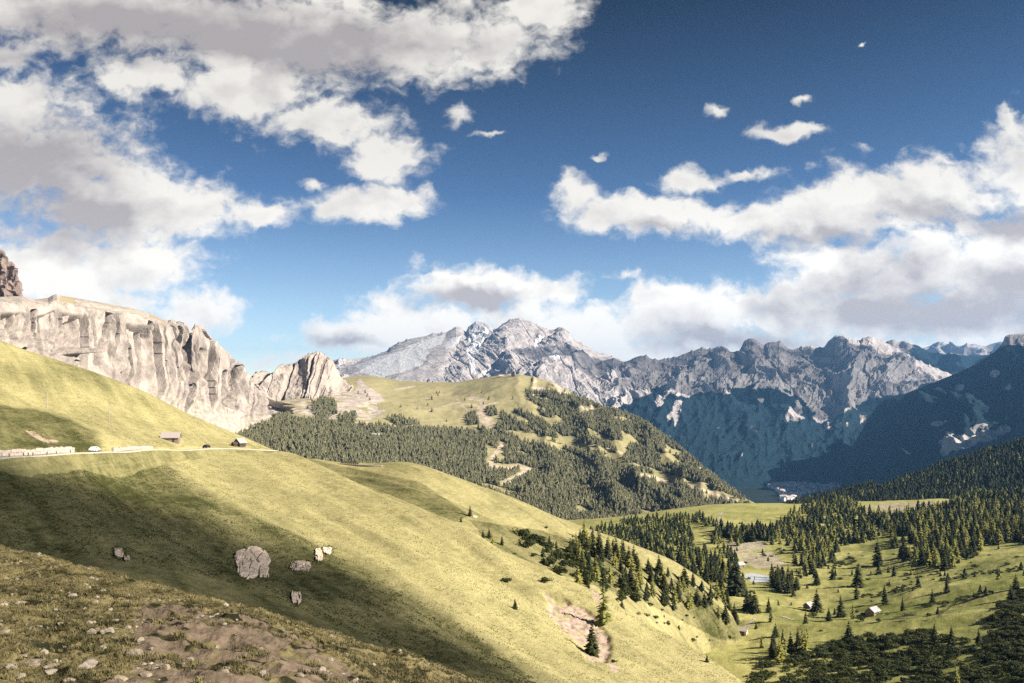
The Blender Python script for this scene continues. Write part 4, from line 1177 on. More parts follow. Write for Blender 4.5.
def scatter(key, n, poly, kinds, h0, h1, region, gap, holes=(), tmin=0, tmax=99, jit=3.0, sxy=1.0, clump=None):
    P = SH[key].sample(n, tmin, tmax)
    px, py = project(P)
    jx = jit * fbm2(P[:, 0] / 30, P[:, 1] / 30, 3); jy = jit * .6 * fbm2(P[:, 0] / 30 + 9, P[:, 1] / 30, 3)
    ok = inpoly(px + jx, py + jy, poly) & (P[:, 1] > 10)
    for hl in holes:
        ok &= ~inpoly(px + jx, py + jy, hl)
    if clump is not None:
        ok &= fbm2(P[:, 0] / clump[0] + 3, P[:, 1] / clump[0], 3) > clump[1]
    P = P[ok]
    cell = {}
    out = []
    for p in P:
        c = (int(p[0] // gap), int(p[1] // gap))
        if any(abs(q[0] - p[0]) < gap and abs(q[1] - p[1]) < gap and math.hypot(q[0] - p[0], q[1] - p[1]) < gap
               for dx in (-1, 0, 1) for dy in (-1, 0, 1) for q in cell.get((c[0] + dx, c[1] + dy), ())):
            continue
        cell.setdefault(c, []).append(p)
        k = random.choices([a for a, w_ in kinds], [w_ for a, w_ in kinds])[0]
        h = random.uniform(h0, h1)
        if k == 'shrub' and h0 > 5: h = random.uniform(2, 4)
        out.append((k, p, h, region, sxy))
    INST.extend(out)
    return len(out)


SP, LA, SB = 'spruce_tree', 'larch_tree', 'shrub'
scatter('B2', 60000, [(566, 548), (585, 540), (605, 548), (640, 562), (690, 584), (725, 600), (752, 614), (757, 626), (735, 624), (712, 616), (690, 613), (655, 606), (625, 592), (600, 584), (580, 570)],
        [(SP, .66), (LA, .34)], 5, 10.5, 'belt', 4.2, clump=(18, -.16), tmin=1)
scatter('B2', 12000, [(520, 536), (566, 546), (600, 566), (640, 590), (640, 605), (600, 592), (560, 575), (525, 552)], [(SB, .7), (SP, .3)], 3, 7, 'belt edge', 5, tmin=.6)
scatter('V', 120000, [(560, 545), (600, 530), (640, 521), (700, 519), (722, 526), (720, 542), (735, 556), (742, 575), (746, 598), (728, 592), (700, 580), (660, 566), (610, 552)],
        [(SP, .66), (LA, .34)], 7, 13, 'valley wood', 5.2, clump=(24, -.08), holes=[[(690, 528), (716, 527), (714, 545), (726, 556), (712, 560), (692, 545)]])
scatter('V', 80000, [(722, 529), (745, 533), (775, 531), (800, 527), (802, 536), (770, 541), (740, 544), (724, 539)], [(SP, .85), (LA, .15)], 10, 15, 'tree row', 4.2)
scatter('V', 120000, [(790, 516), (822, 504), (848, 503), (862, 514), (890, 516), (884, 536), (852, 546), (838, 548), (834, 562), (806, 578), (796, 566), (790, 556), (800, 545), (770, 546), (776, 532)],
        [(SP, .5), (LA, .5)], 8, 14, 'middle grove', 5.8, clump=(24, -.02))
scatter('V', 160000, [(858, 520), (905, 515), (948, 508), (968, 500), (1000, 497), (1250, 470), (1250, 520), (1024, 545), (990, 550), (975, 556), (962, 566), (942, 572), (925, 566), (905, 562), (890, 545), (898, 538), (880, 528)],
        [(SP, .58), (LA, .42)], 8, 16, 'right wood', 5.6, clump=(30, -.13), holes=[[(895, 540), (915, 545), (915, 556), (896, 556)]])
scatter('V', 60000, [(768, 577), (788, 580), (800, 588), (788, 594), (770, 590)], [(SP, .9), (LA, .1)], 9, 13, 'pond grove', 4.5)
scatter('V', 60000, [(745, 602), (758, 604), (760, 613), (747, 614)], [(SP, 1)], 9, 14, 'pasture clump', 4.0)
scatter('V', 60000, [(790, 640), (806, 636), (812, 646), (800, 660), (775, 664), (768, 655)], [(SP, .8), (LA, .2)], 8, 13, 'thicket spruces', 4.2)
scatter('R1', 60000, [(700, 560), (780, 505), (900, 470), (1024, 430), (1300, 330), (1300, 560), (900, 560)], [(SP, .93), (LA, .07)], 12, 19, 'slope wood', 6.5, tmin=.25, tmax=2.9,
        holes=[[(860, 484), (930, 466), (940, 470), (880, 490)], [(958, 452), (1024, 430), (1200, 370), (1200, 385), (1024, 444), (962, 460)]])
scatter('V', 120000, [(755, 800), (756, 668), (790, 656), (830, 644), (870, 634), (930, 634), (965, 642), (990, 650), (995, 630), (985, 622), (1005, 604), (1030, 588), (1250, 540), (1250, 800)],
        [(SB, 1)], 2.4, 4.6, 'thicket', 2.1, sxy=1.5)
for poly in ([(905, 578), (935, 573), (965, 572), (1024, 562), (1100, 545), (1100, 556), (1024, 571), (960, 580), (910, 584)], [(850, 612), (880, 605), (892, 607), (880, 614), (855, 620)],
             [(800, 652), (850, 636), (862, 640), (810, 658)], [(760, 552), (800, 545), (802, 550), (765, 558)], [(818, 570), (850, 558), (856, 562), (825, 576)], [(655, 612), (700, 622), (735, 628), (730, 640), (700, 634), (665, 624)],
             [(855, 592), (885, 590), (910, 584), (915, 590), (880, 600), (858, 602)], [(925, 606), (950, 598), (985, 592), (1000, 596), (960, 606), (930, 612)], [(690, 560), (735, 580), (740, 590), (700, 575)]):
    scatter('V', 40000, poly, [(SB, .9), (SP, .1)], 1.6, 3.4, 'pasture shrubs', 3.0, sxy=1.5, jit=4)
scatter('V', 30000, [(725, 530), (790, 580), (830, 575), (880, 570), (940, 580), (1020, 570), (1020, 600), (900, 615), (850, 640), (760, 650), (735, 620)], [(SP, .7), (LA, .3)], 4, 10, 'pasture trees', 15, clump=(40, .12), holes=[[(738, 558), (775, 558), (775, 590), (738, 590)], [(795, 596), (825, 596), (825, 620), (795, 620)], [(858, 600), (890, 600), (890, 632), (858, 632)]])
scatter('V', 6000, [(730, 520), (1024, 515), (1024, 620), (760, 640)], [(SB, .75), (SP, .25)], 1.5, 4.5, 'pasture shrubs', 22, sxy=1.2)
scatter('B2', 420, [(500, 515), (560, 530), (680, 590), (720, 640), (600, 600), (480, 545)], [(SB, .85), (SP, .15)], 1.2, 2.6, 'hill shrubs', 9, sxy=1.3)
n_slope = scatter('H', 60000, [(100, 300), (900, 300), (900, 620), (100, 620)], [(SP, 1)], 9, 17, 'hill wood', 7.2, tmin=.25, tmax=4.1) if False else 0

scatter('B2', 20000, [(600, 590), (650, 605), (700, 618), (740, 632), (735, 660), (700, 648), (660, 625), (610, 603)], [(SB, .95), (SP, .05)], 1.2, 3.0, 'foot shrubs', 5, sxy=1.4, clump=(10, .05))
# the single trees and bushes one can point at
ONES = [(SP, 592, 655, 31, 'plump dark spruce standing alone beside the bare pink earth scar', 'B1'),
        (LA, 604, 624, 37, 'thin tall larch just above the earth scar on the meadow ridge', 'B1'),
        (SP, 515, 609, 10, 'small dark bush-like spruce alone on the open bright meadow slope', 'B1'),
        (SB, 506, 582, 8, 'low windswept shrub near the crest of the bright meadow shoulder', 'B1'),
        (SB, 546, 583, 9, 'low shrub just above the top of the pink earth scar', 'B1'),
        (SP, 470, 516, 11, 'dark little spruce with pale stones at its foot on the second meadow hill', 'B2'),
        (SP, 461, 522, 6, 'tiny spruce at the shaded fold left of the little spruce with stones', 'B2'),
        (LA, 492, 560, 27, 'pale feathery larch rising from the gully between the two meadow hills', 'B2'),
        (SP, 483, 538, 8, 'small spruce, upper one of a pair at the gully mouth', 'B2'),
        (SP, 489, 538, 10, 'small spruce, lower one of a pair at the gully mouth', 'B2'),
        (SP, 502, 545, 10, 'short spruce right of the pale gully larch', 'B2'),
        (LA, 578, 588, 22, 'yellow-green larch at the left end of the dark tree belt', 'B2'),
        (SP, 588, 588, 9, 'slim small spruce right of the yellow-green larch by the belt', 'B2'),
        (SP, 622, 616, 17, 'dark spruce at the crest edge right of the tall scar larch', 'B2'),
        (SP, 858, 587, 23, 'broad dark spruce alone on the bright slope right of the middle grove', 'V'),
        (SP, 885, 603, 18, 'slim dark spruce standing alone above the tin-roofed hut', 'V'),
        (SP, 878, 566, 26, 'tall spruce at the lower left corner of the right-hand wood', 'V'),
        (SP, 841, 617, 21, 'pointed spruce right of the clump near the white-roofed hut', 'V'),
        (SP, 829, 621, 13, 'short spruce left of the pointed spruce near the white-roofed hut', 'V'),
        (SP, 817, 612, 23, 'tall spruce just right of the white-roofed hut in the meadow', 'V'),
        (SP, 935, 648, 24, 'stout spruce at the thicket edge, left one of two', 'V'),
        (SP, 952, 646, 20, 'narrower spruce at the thicket edge, right one of two', 'V'),
        (SP, 979, 645, 16, 'small spruce beside the grassy gap in the thicket', 'V'),
        (SP, 817, 584, 14, 'lone little spruce below the middle grove', 'V'),
        (SP, 736, 596, 40, 'tallest dark spruce standing left of the pond', 'V'),
        (LA, 957, 692, 24, 'sunlit lime-green larch top at the lower picture edge', 'V'),
        (LA, 945, 694, 15, 'short sunlit larch top beside the taller lime-green one', 'V'),
        (SP, 707, 662, 8, 'tiny dark spruce low on the bright meadow ridge', 'B1'),
        (SB, 614, 663, 5, 'dark knob of shrub below the pink earth scar', 'B1')]
for i, (k, px, py, hp, lab, key) in enumerate(ONES):
    q = hit(px, py, (key,))
    if q is None:
        continue
    h = hp * q[0].y / F
    plant(k, i, q[0], h, i * 1.3, lab, None, 1.25 if k == SB else (1.3 if i in (0, 2) else 1.05))

LABELS = {
    'belt': ('tree of the dark conifer belt across the foot of the second meadow hill', 'conifers in the belt below the second meadow hill'),
    'belt edge': ('scrubby growth at the upper left end of the conifer belt', 'scrub at the end of the conifer belt'),
    'valley wood': ('conifer in the wood behind the second meadow hill, left of the footpath', 'conifers in the wood left of the footpath'),
    'tree row': ('dark conifer in the row along the edge of the far pale meadow', 'conifers in the row below the far meadow'),
    'middle grove': ('conifer in the mixed grove right of the tree row and above the pond', 'conifers of the grove above the pond'),
    'right wood': ('conifer in the big mixed wood at the right edge below the wooded slope', 'conifers of the big wood at the right'),
    'pond grove': ('dark conifer in the little clump right of the pond', 'conifers right of the pond'),
    'pasture clump': ('dark conifer in the tight clump below the pond', 'conifers in the clump below the pond'),
    'thicket spruces': ('conifer in the small group left of the white-roofed hut by the thicket', 'conifers at the upper edge of the thicket'),
    'slope wood': ('conifer on the dark wooded slope behind the right-hand meadows', 'conifers on the dark wooded slope'),
    'thicket': ('dark leafy bush in the dense thicket at the lower right corner', 'bushes of the dense thicket'),
    'pasture shrubs': ('low dark shrub scattered over the green valley pasture', 'shrubs scattered over the pasture'),
    'pasture trees': ('conifer scattered over the open valley pasture', 'conifers scattered over the pasture'),
    'foot shrubs': ('dark low shrub on the slope below the conifer belt', 'shrubs below the conifer belt'),
    'hill shrubs': ('low tuft of shrub scattered over the second meadow hill', 'shrubs scattered over the second meadow hill'),
}
KW = {SP: 'spruce', LA: 'larch', SB: 'shrub'}
pool = {SP: [], LA: [], SB: []}
for it in INST:
    k, p, h, reg, sxy = it
    px, py = project(p)
    if -20 < px < 1044 and py - h * F / p[1] < 683:
        vis = visible((p[0], p[1], p[2] + h * .8))
    else:
        vis = False
    pool[k].append((h * sxy / p[1] if vis else 0, it, vis))
REST = []
for k in pool:
    pool[k].sort(key=lambda a: -a[0])
    lim = {SP: 270, LA: 240, SB: 270}[k]
    for i, (s_, it, vis) in enumerate(pool[k]):
        kk, p, h, reg, sxy = it
        if i < lim and vis:
            lab, grp = LABELS[reg]
            if reg != 'slope wood' or True:
                lab = lab.replace('conifer scattered', KW[k] + ' scattered').replace('conifer in', KW[k] + ' in').replace('conifer on', KW[k] + ' on').replace('tree of', KW[k] + ' of').replace('dark conifer', 'dark ' + KW[k])
                if k == LA: lab = 'pale green ' + lab.replace('dark larch', 'larch')
                if k == SP and reg in ('pasture shrubs', 'hill shrubs', 'belt edge', 'foot shrubs'):
                    lab = 'little spruce among the ' + grp
                grp = grp.replace('conifers', {SP: 'spruces', LA: 'larches', SB: 'shrubs'}[k])
                if k == SP and reg in ('pasture shrubs', 'hill shrubs', 'belt edge', 'foot shrubs'): grp = 'little spruces among the ' + grp
            plant(k, random.randrange(5), Vector(p) - Vector((0, 0, .15)), h, random.random() * 6.28, lab, grp, sxy * random.uniform(.85, 1.15))
        else:
            REST.append(it)


def low_tree(seed, tiers=5, n=8, rad=.27):
    r = random.Random(seed)
    vs_, fs = [], []
    for t in range(tiers):
        f = t / tiers
        zb = 0.02 + 0.9 * f; zt = min(1.0, zb + 1.75 / tiers * .9)
        rr = rad * (1 - f) ** .8 + .015
        o = len(vs_)
        a0 = r.random() * 6
        for i in range(n):
            a = a0 + 6.283 * i / n
            q = rr * (r.uniform(.95, 1.25) if i % 2 == 0 else r.uniform(.45, .7))
            vs_.append((q * math.cos(a), q * math.sin(a), zb + r.uniform(-.04, .04) + (0 if i % 2 == 0 else .04)))
        vs_.append((r.uniform(-.01, .01), 0, zt))
        fs += [(o + i, o + (i + 1) % n, o + n) for i in range(n)]
    return np.array(vs_), np.array(fs)


def shrub_low(seed):
    me = CROWNS['shrub'][seed % 4]
    v = np.array([x.co[:] for x in me.vertices]); f = np.array([p.vertices[:] for p in me.polygons])[::2]
    return v, np.concatenate([f[:, [0, 1, 2]], f[:, [0, 2, 3]]])


def merged(name, templ, P, Hh, sxy, mat, label):
    n = len(P)
    which = RNG.integers(0, len(templ), n); rot = RNG.random(n) * 6.283
    Vs, Fs, off = [], [], 0
    for k, (v, f) in enumerate(templ):
        s = np.where(which == k)[0]
        if not len(s): continue
        c, si = np.cos(rot[s])[:, None], np.sin(rot[s])[:, None]
        hh = Hh[s][:, None]; ww = hh * sxy[s][:, None] * RNG.uniform(.85, 1.2, (len(s), 1))
        lean = RNG.normal(0, .03, (len(s), 2))
        x = (v[:, 0] * c - v[:, 1] * si) * ww + P[s, 0:1] + v[:, 2] * hh * lean[:, :1]
        y = (v[:, 0] * si + v[:, 1] * c) * ww + P[s, 1:2] + v[:, 2] * hh * lean[:, 1:]
        z = v[:, 2] * hh + P[s, 2:3] - .2
        Vs.append(np.stack([x, y, z], -1).reshape(-1, 3))
        Fs.append((f[None] + (np.arange(len(s)) * len(v))[:, None, None] + off).reshape(-1, 3)); off += len(s) * len(v)
    me = mesh_np(name, np.concatenate(Vs), np.concatenate(Fs), [mat], smooth_shade=False)
    return link(name, me, kind='stuff', label=label)


LOW = [low_tree(i) for i in range(6)]
# the wood on the middle hill reads as one mass
P = H.sample(90000, .2, 4.15)
hx, hy = project(P)
wa = 7 * fbm2(P[:, 0] / 120, P[:, 1] / 120, 5); wb = 7 * fbm2(P[:, 0] / 120 + 40, P[:, 1] / 120, 5)
ok = in_forest(hx + wa * .5, hy + wb * .4) & (hx > 170) & (hx < 860)
strag = (RNG.random(len(P)) < 0.0035) & (hy > 392) & (P[:, 1] < 3300)
P = P[ok | strag]
P = P[:26000]
merged('forest', LOW, P, RNG.uniform(9, 17, len(P)), np.full(len(P), 1.25), L_wood, 'dense conifer forest covering the middle hill')
L_wood3 = leaf_mat('larch_wood_needles', (0.11, 0.12, 0.035), (0.25, 0.245, 0.075), 0.07)
for kind, mat, nm, lab in ((SP, L_wood2, 'wood', 'dark spruce wood massed on the right slope and in the hollows'), (LA, L_wood3, 'wood', 'paler larches mixed through the woods on the right'), (SB, L_thick, 'thicket', 'dense dark bushes massed at the lower right')):
    it = [q for q in REST if q[0] == kind]
    if it:
        P = np.array([q[1] for q in it]); Hh = np.array([q[2] for q in it]); sx = np.array([q[4] for q in it])
        merged(nm, LOW if kind != SB else [shrub_low(i) for i in range(4)], P, Hh, sx * (1.1 if kind != SB else 1), mat, lab)
print('INST', len(INST), 'REST', len(REST))

# ------------------------------------------------------------------ road, wall, guard posts
M_road = simple_mat('pale_road', (0.46, 0.41, 0.34), scale=.6, var=.2)
M_stone = simple_mat('dry_stone', (0.52, 0.44, 0.36), scale=2.5, var=.4, bump=.6)
M_post = simple_mat('post_wood', (0.16, 0.12, 0.09), scale=4)
M_plank = simple_mat('weathered_planks', (0.27, 0.21, 0.165), scale=2.0, var=.45, stretch=(6, 6, .5))
M_shingle = simple_mat('grey_shingles', (0.42, 0.36, 0.34), scale=1.6, var=.35, stretch=(3, 3, 8))
M_tin = simple_mat('pale_tin', (0.42, 0.40, 0.39), scale=.8, var=.35, rough=.6)
M_dark = simple_mat('dark_wood', (0.075, 0.055, 0.05), scale=3)
M_plaster = simple_mat('lime_plaster', (0.66, 0.62, 0.56), scale=1, var=.15)
M_glass = simple_mat('window_glass', (0.03, 0.035, 0.045), rough=.08, var=.1, spec=.6)
M_white = simple_mat('white_paint', (0.78, 0.77, 0.75), rough=.35, var=.05, spec=.5)
M_black = simple_mat('black_paint', (0.02, 0.02, 0.024), rough=.3, var=.1, spec=.5)
M_rub = simple_mat('tyre_rubber', (0.02, 0.02, 0.02))
M_rim = simple_mat('wheel_metal', (0.5, 0.5, 0.52), metal=.8, rough=.4)


def line_pts(line, n, keys, dz=0.0):
    a = np.array(line, float)
    t = np.linspace(0, 1, n); s = np.linspace(0, 1, len(a))
    out = []
    for px, py in zip(np.interp(t, s, a[:, 0]), np.interp(t, s, a[:, 1])):
        q = hit(px, py, keys)
        if q: out.append(q[0] + Vector((0, 0, dz)))
    return out


def road_world():
    px = np.linspace(-150, 275, 90)
    a = np.array([(p[0], p[1], p[2]) for p in ROAD] + [(290, 451, 432)], float)
    py = np.interp(px, a[:, 0], a[:, 1]); d = np.interp(px, a[:, 0], a[:, 2])
    for _ in range(6):
        py[1:-1] = (py[:-2] + 2 * py[1:-1] + py[2:]) / 4; d[1:-1] = (d[:-2] + 2 * d[1:-1] + d[2:]) / 4
    x, z = ray(px, py)
    return np.stack([x * d, d, z * d], -1)


RC = road_world()
tan = np.gradient(RC, axis=0); tan[:, 2] = 0; tan /= np.linalg.norm(tan, axis=1, keepdims=True)
side = np.stack([-tan[:, 1], tan[:, 0], 0 * tan[:, 0]], -1)      # points away from the camera, uphill
RZ = RC.copy()
for i in range(len(RC)):
    zs = [g_.z for g_ in (ground(*(RC[i] + side[i] * o)[:2], ('B1', 'B0')) for o in (-1.5, 0, 1.5, 2.6)) if g_]
    RZ[i, 2] = max(zs) + .32 if zs else RC[i, 2]
for _ in range(4):
    RZ[1:-1, 2] = (RZ[:-2, 2] + RZ[1:-1, 2] + RZ[2:, 2]) / 3


def strip(o0, o1, z0, z1):
    a = RZ + side * o0; b_ = RZ + side * o1
    a = a.copy(); b_ = b_.copy(); a[:, 2] += z0; b_[:, 2] += z1
    return a, b_


rows = [strip(-2.2, -1.9, -.4, 0)[0], strip(-2.0, 0, 0, 0)[0], strip(0, 0, 0.03, 0)[0], strip(2.9, 0, 0, 0)[0], strip(3.1, 0, -1.0, 0)[0]]
G_ = np.stack(rows, 0)
n_ = len(RC); gi = np.arange(5 * n_).reshape(5, n_)
gq = np.stack([gi[:-1, :-1], gi[:-1, 1:], gi[1:, 1:], gi[1:, :-1]], -1).reshape(-1, 4)
link('road', mesh_np('road', G_, gq, [M_road]), kind='structure')


rows = []
for k, o in enumerate((-2.15, -3, -4.7, -7.7)):
    r_ = RZ + side * o
    for i in range(len(r_)):
        gg = ground(r_[i, 0], r_[i, 1], ('B1', 'B0'))
        gz = gg.z if gg else r_[i, 2]
        f = (0, .35, .8, 1)[k]
        r_[i, 2] = (r_[i, 2] - .3) * (1 - f) + (gz + (.05, .1, .08, -.6)[k]) * f
    rows.append(r_)
G_ = np.stack(rows, 0); gi = np.arange(4 * n_).reshape(4, n_)
gq = np.stack([gi[:-1, :-1], gi[:-1, 1:], gi[1:, 1:], gi[1:, :-1]], -1).reshape(-1, 4)
me = mesh_np('road_bank', G_, gq, [M_meadow]); set_mask(me, np.zeros((4 * n_, 4)), np.full(4 * n_, .55))
link('road_bank', me, kind='structure')


def stone_wall(i0, i1, off, hgt, thick, label):
    """a rough wall of stacked blocks following the road"""
    m = MB(); r = random.Random(i0)
    P0 = RZ[i0:i1 + 1] + side[i0:i1 + 1] * off
    for i in range(len(P0)):
        gg = ground(P0[i, 0], P0[i, 1], ('B1', 'B0'))
        if gg: P0[i, 2] = max(P0[i, 2], gg.z) - .1
    base = P0[0].copy()
    for k in range(len(P0) - 1):
        a, b_ = P0[k] - base, P0[k + 1] - base
        L = np.linalg.norm(b_ - a); nb = max(1, int(L / 1.1))
        for j in range(nb):
            p = a + (b_ - a) * j / nb; q = a + (b_ - a) * (j + .97) / nb
            for c in range(2):
                z0 = -.5 if c == 0 else hgt * r.uniform(.48, .55); z1 = hgt * .5 if c == 0 else hgt * r.uniform(.86, 1.12)
                n = side[i0 + k] * (thick * .5 + r.uniform(-.05, .05))
                pts = [p - n, q - n, q + n, p + n]
                m.add([tuple(x + [0, 0, z0]) for x in pts] + [tuple(x + [0, 0, z1 + r.uniform(-.06, .06)]) for x in pts],
                      [(0, 3, 2, 1), (4, 5, 6, 7), (0, 1, 5, 4), (1, 2, 6, 5), (2, 3, 7, 6), (3, 0, 4, 7)])
    link('stone_wall', m.mesh('stone_wall', [M_stone]), label=label, cat='wall', loc=base)


pxr = project(RZ)[0]
ix = lambda p: int(np.argmin(np.abs(pxr - p)))
stone_wall(ix(-90), ix(82), 3.2, 1.7, .8, 'long pale stone wall along the uphill side of the road')
stone_wall(ix(124), ix(161), 3.0, 1.3, .8, 'short pale stone wall beside the road below the barn')
gp = MB(); gp.tube((0, 0, -.3), (0, 0, .85), .14, .12, 6)
gpm = gp.mesh('guard_post', [M_post])
gc = MB(); gc.tube((0, 0, .85), (0, 0, .95), .15, .05, 6)
for j, p in enumerate((3, 16, 21, 28, 40, 52, 63, 74, 84)):
    i = ix(p); o = link('guard_post', gpm, label='short dark guard post on the near edge of the road', cat='post', group='guard posts along the road', loc=RZ[i] + side[i] * -1.6)

# short bit of road with a rail further on, over the second hill
a0 = hit(341, 464, ('B2',)); a1 = hit(379, 466, ('B2',))
if a0 and a1:
    A0, A1 = a0[0], a1[0]
    dv = (A1 - A0); L_ = dv.length; ang = math.atan2(dv.y, dv.x); tilt = math.atan2(dv.z, math.hypot(dv.x, dv.y))
    e = bpy.data.objects.new('wooden_guard_rail', None); COL.objects.link(e); e.location = A0; e.rotation_euler = (0, -tilt, ang)
    tag(e, 'dark wooden guard rail where the road tops the second meadow hill', 'rail')
    for k in range(9):
        m = MB(); m.box(k * L_ / 18 - .12, k * L_ / 18 + .12, -.12, .12, -.8, 1.5); link('rail_post', m.mesh('rail_post', [M_dark]), e)
    for z in (.55, 1.15):
        m = MB(); m.box(-.3, L_ * .47, .13, .22, z, z + .34); link('rail_board', m.mesh('rail_board', [M_dark]), e)
    m = MB(); m.box(-2, L_ + 3, -.9, 1.4, -.9, .25)
    o = link('road_bed', m.mesh('road', [M_road]), kind='structure', loc=A0); o.name = 'road'; o.rotation_euler = (0, -tilt, ang)


# ------------------------------------------------------------------ buildings
def hut(name, px, py, L, Wd, hw, hr, yaw, roofm, wallm, label, cat, key, over=.5, win=True, door=True, chim=False, base=0.0):
    q = hit(px, py, (key,))
    e = bpy.data.objects.new(name, None); COL.objects.link(e)
    e.location = q[0] + Vector((0, 0, base)); e.rotation_euler = (0, 0, yaw); tag(e, label, cat)
    m = MB(); x, y = L / 2, Wd / 2
    m.add([(-x, -y, -2), (x, -y, -2), (x, y, -2), (-x, y, -2), (-x, -y, hw), (x, -y, hw), (x, y, hw), (-x, y, hw), (-x, 0, hw + hr), (x, 0, hw + hr)],
          [(0, 1, 5, 4), (2, 3, 7, 6), (0, 4, 8, 7, 3), (1, 2, 6, 9, 5)])
    link('wall', m.mesh('wall', [wallm]), e)
    m = MB(); k = hr / y; xo, yo = x + over, y + over
    for s in (-1, 1):
        z0 = hw - k * over
        pts = [(-xo, s * yo, z0 + .05), (xo, s * yo, z0 + .05), (xo, 0, hw + hr + .05), (-xo, 0, hw + hr + .05)]
        up = [(a, b_, c + .18) for a, b_, c in pts]
        fs = [(0, 1, 2, 3), (4, 7, 6, 5), (0, 4, 5, 1), (1, 5, 6, 2), (3, 2, 6, 7), (0, 3, 7, 4)]
        m.add(pts + up, fs)
    link('roof', m.mesh('roof', [roofm]), e)
    if door:
        m = MB(); m.box(-.5 + L * .2, .5 + L * .2, -y - .06, -y + .02, -.3, min(1.9, hw * .85)); link('door', m.mesh('door', [M_dark]), e)
    if win:
        for xx in (-L * .25, 0):
            m = MB(); m.box(xx - .35, xx + .35, -y - .05, -y + .02, hw * .45, hw * .8); w_ = link('window', m.mesh('window', [M_dark]), e)
            m2 = MB(); m2.box(xx - .27, xx + .27, -y - .065, -y - .04, hw * .5, hw * .76); link('pane', m2.mesh('pane', [M_glass]), w_)
    if chim:
        m = MB(); m.box(L * .2, L * .2 + .6, -.3, .3, hw + hr * .5, hw + hr + .9); link('chimney', m.mesh('chimney', [M_stone]), e)
    return e


hut('barn', 171, 441, 6.8, 4.0, 1.7, 1.7, R(8), M_shingle, M_plank, 'long weathered hay barn with a grey roof above the road', 'barn', 'B0', win=False)
hut('cabin', 240, 446, 3.8, 3.8, 1.8, 1.7, R(60), M_shingle, M_dark, 'small dark wooden cabin where the road leaves over the crest', 'cabin', 'B0')
hut('shed', 234.5, 446.3, 2.0, 1.8, 1.2, .7, R(50), M_dark, M_dark, 'tiny dark shed left of the crest cabin', 'shed', 'B0', win=False, over=.25)
hut('hut', 873, 614, 6.4, 5.0, 2.0, 1.8, R(38), M_tin, M_plank, 'pasture hut with a pale tin roof right of the spruces', 'hut', 'V')
hut('hut', 809, 608, 5.6, 4.4, 1.8, 1.7, R(42), M_tin, M_plank, 'little white-roofed hut in the middle of the valley meadow', 'hut', 'V')
hut('hut', 740, 567, 6.6, 5.0, 2.2, 1.9, R(35), M_tin, M_plank, 'white-roofed hut just above the pond', 'hut', 'V')
hut('stone_hut', 742, 634, 5.5, 4.2, 2.2, 1.2, R(-30), M_shingle, M_stone, 'rough grey stone hut on the brown pasture beside the stream', 'hut', 'V')
hut('farmhouse', 375, 437, 26, 12, 5, 5, R(6), M_tin, M_plaster, 'pale farmhouse in a clearing of the hill forest', 'house', 'H', chim=True)
hut('summit_hut', 501, 377, 18, 11, 5, 4, R(10), M_dark, M_plaster, 'dark-roofed mountain hut on the top of the middle hill', 'house', 'H', base=5)
hut('lift_station', 513, 376.5, 13, 11, 12, 4, R(0), M_dark, M_dark, 'dark cable lift station on the summit of the middle hill', 'station', 'H', win=False, base=3)
hut('alpine_hut', 366, 413, 16, 10, 4, 4, R(10), M_shingle, M_plaster, 'small hut on the meadow right of the rock peak', 'house', 'H') if False else None


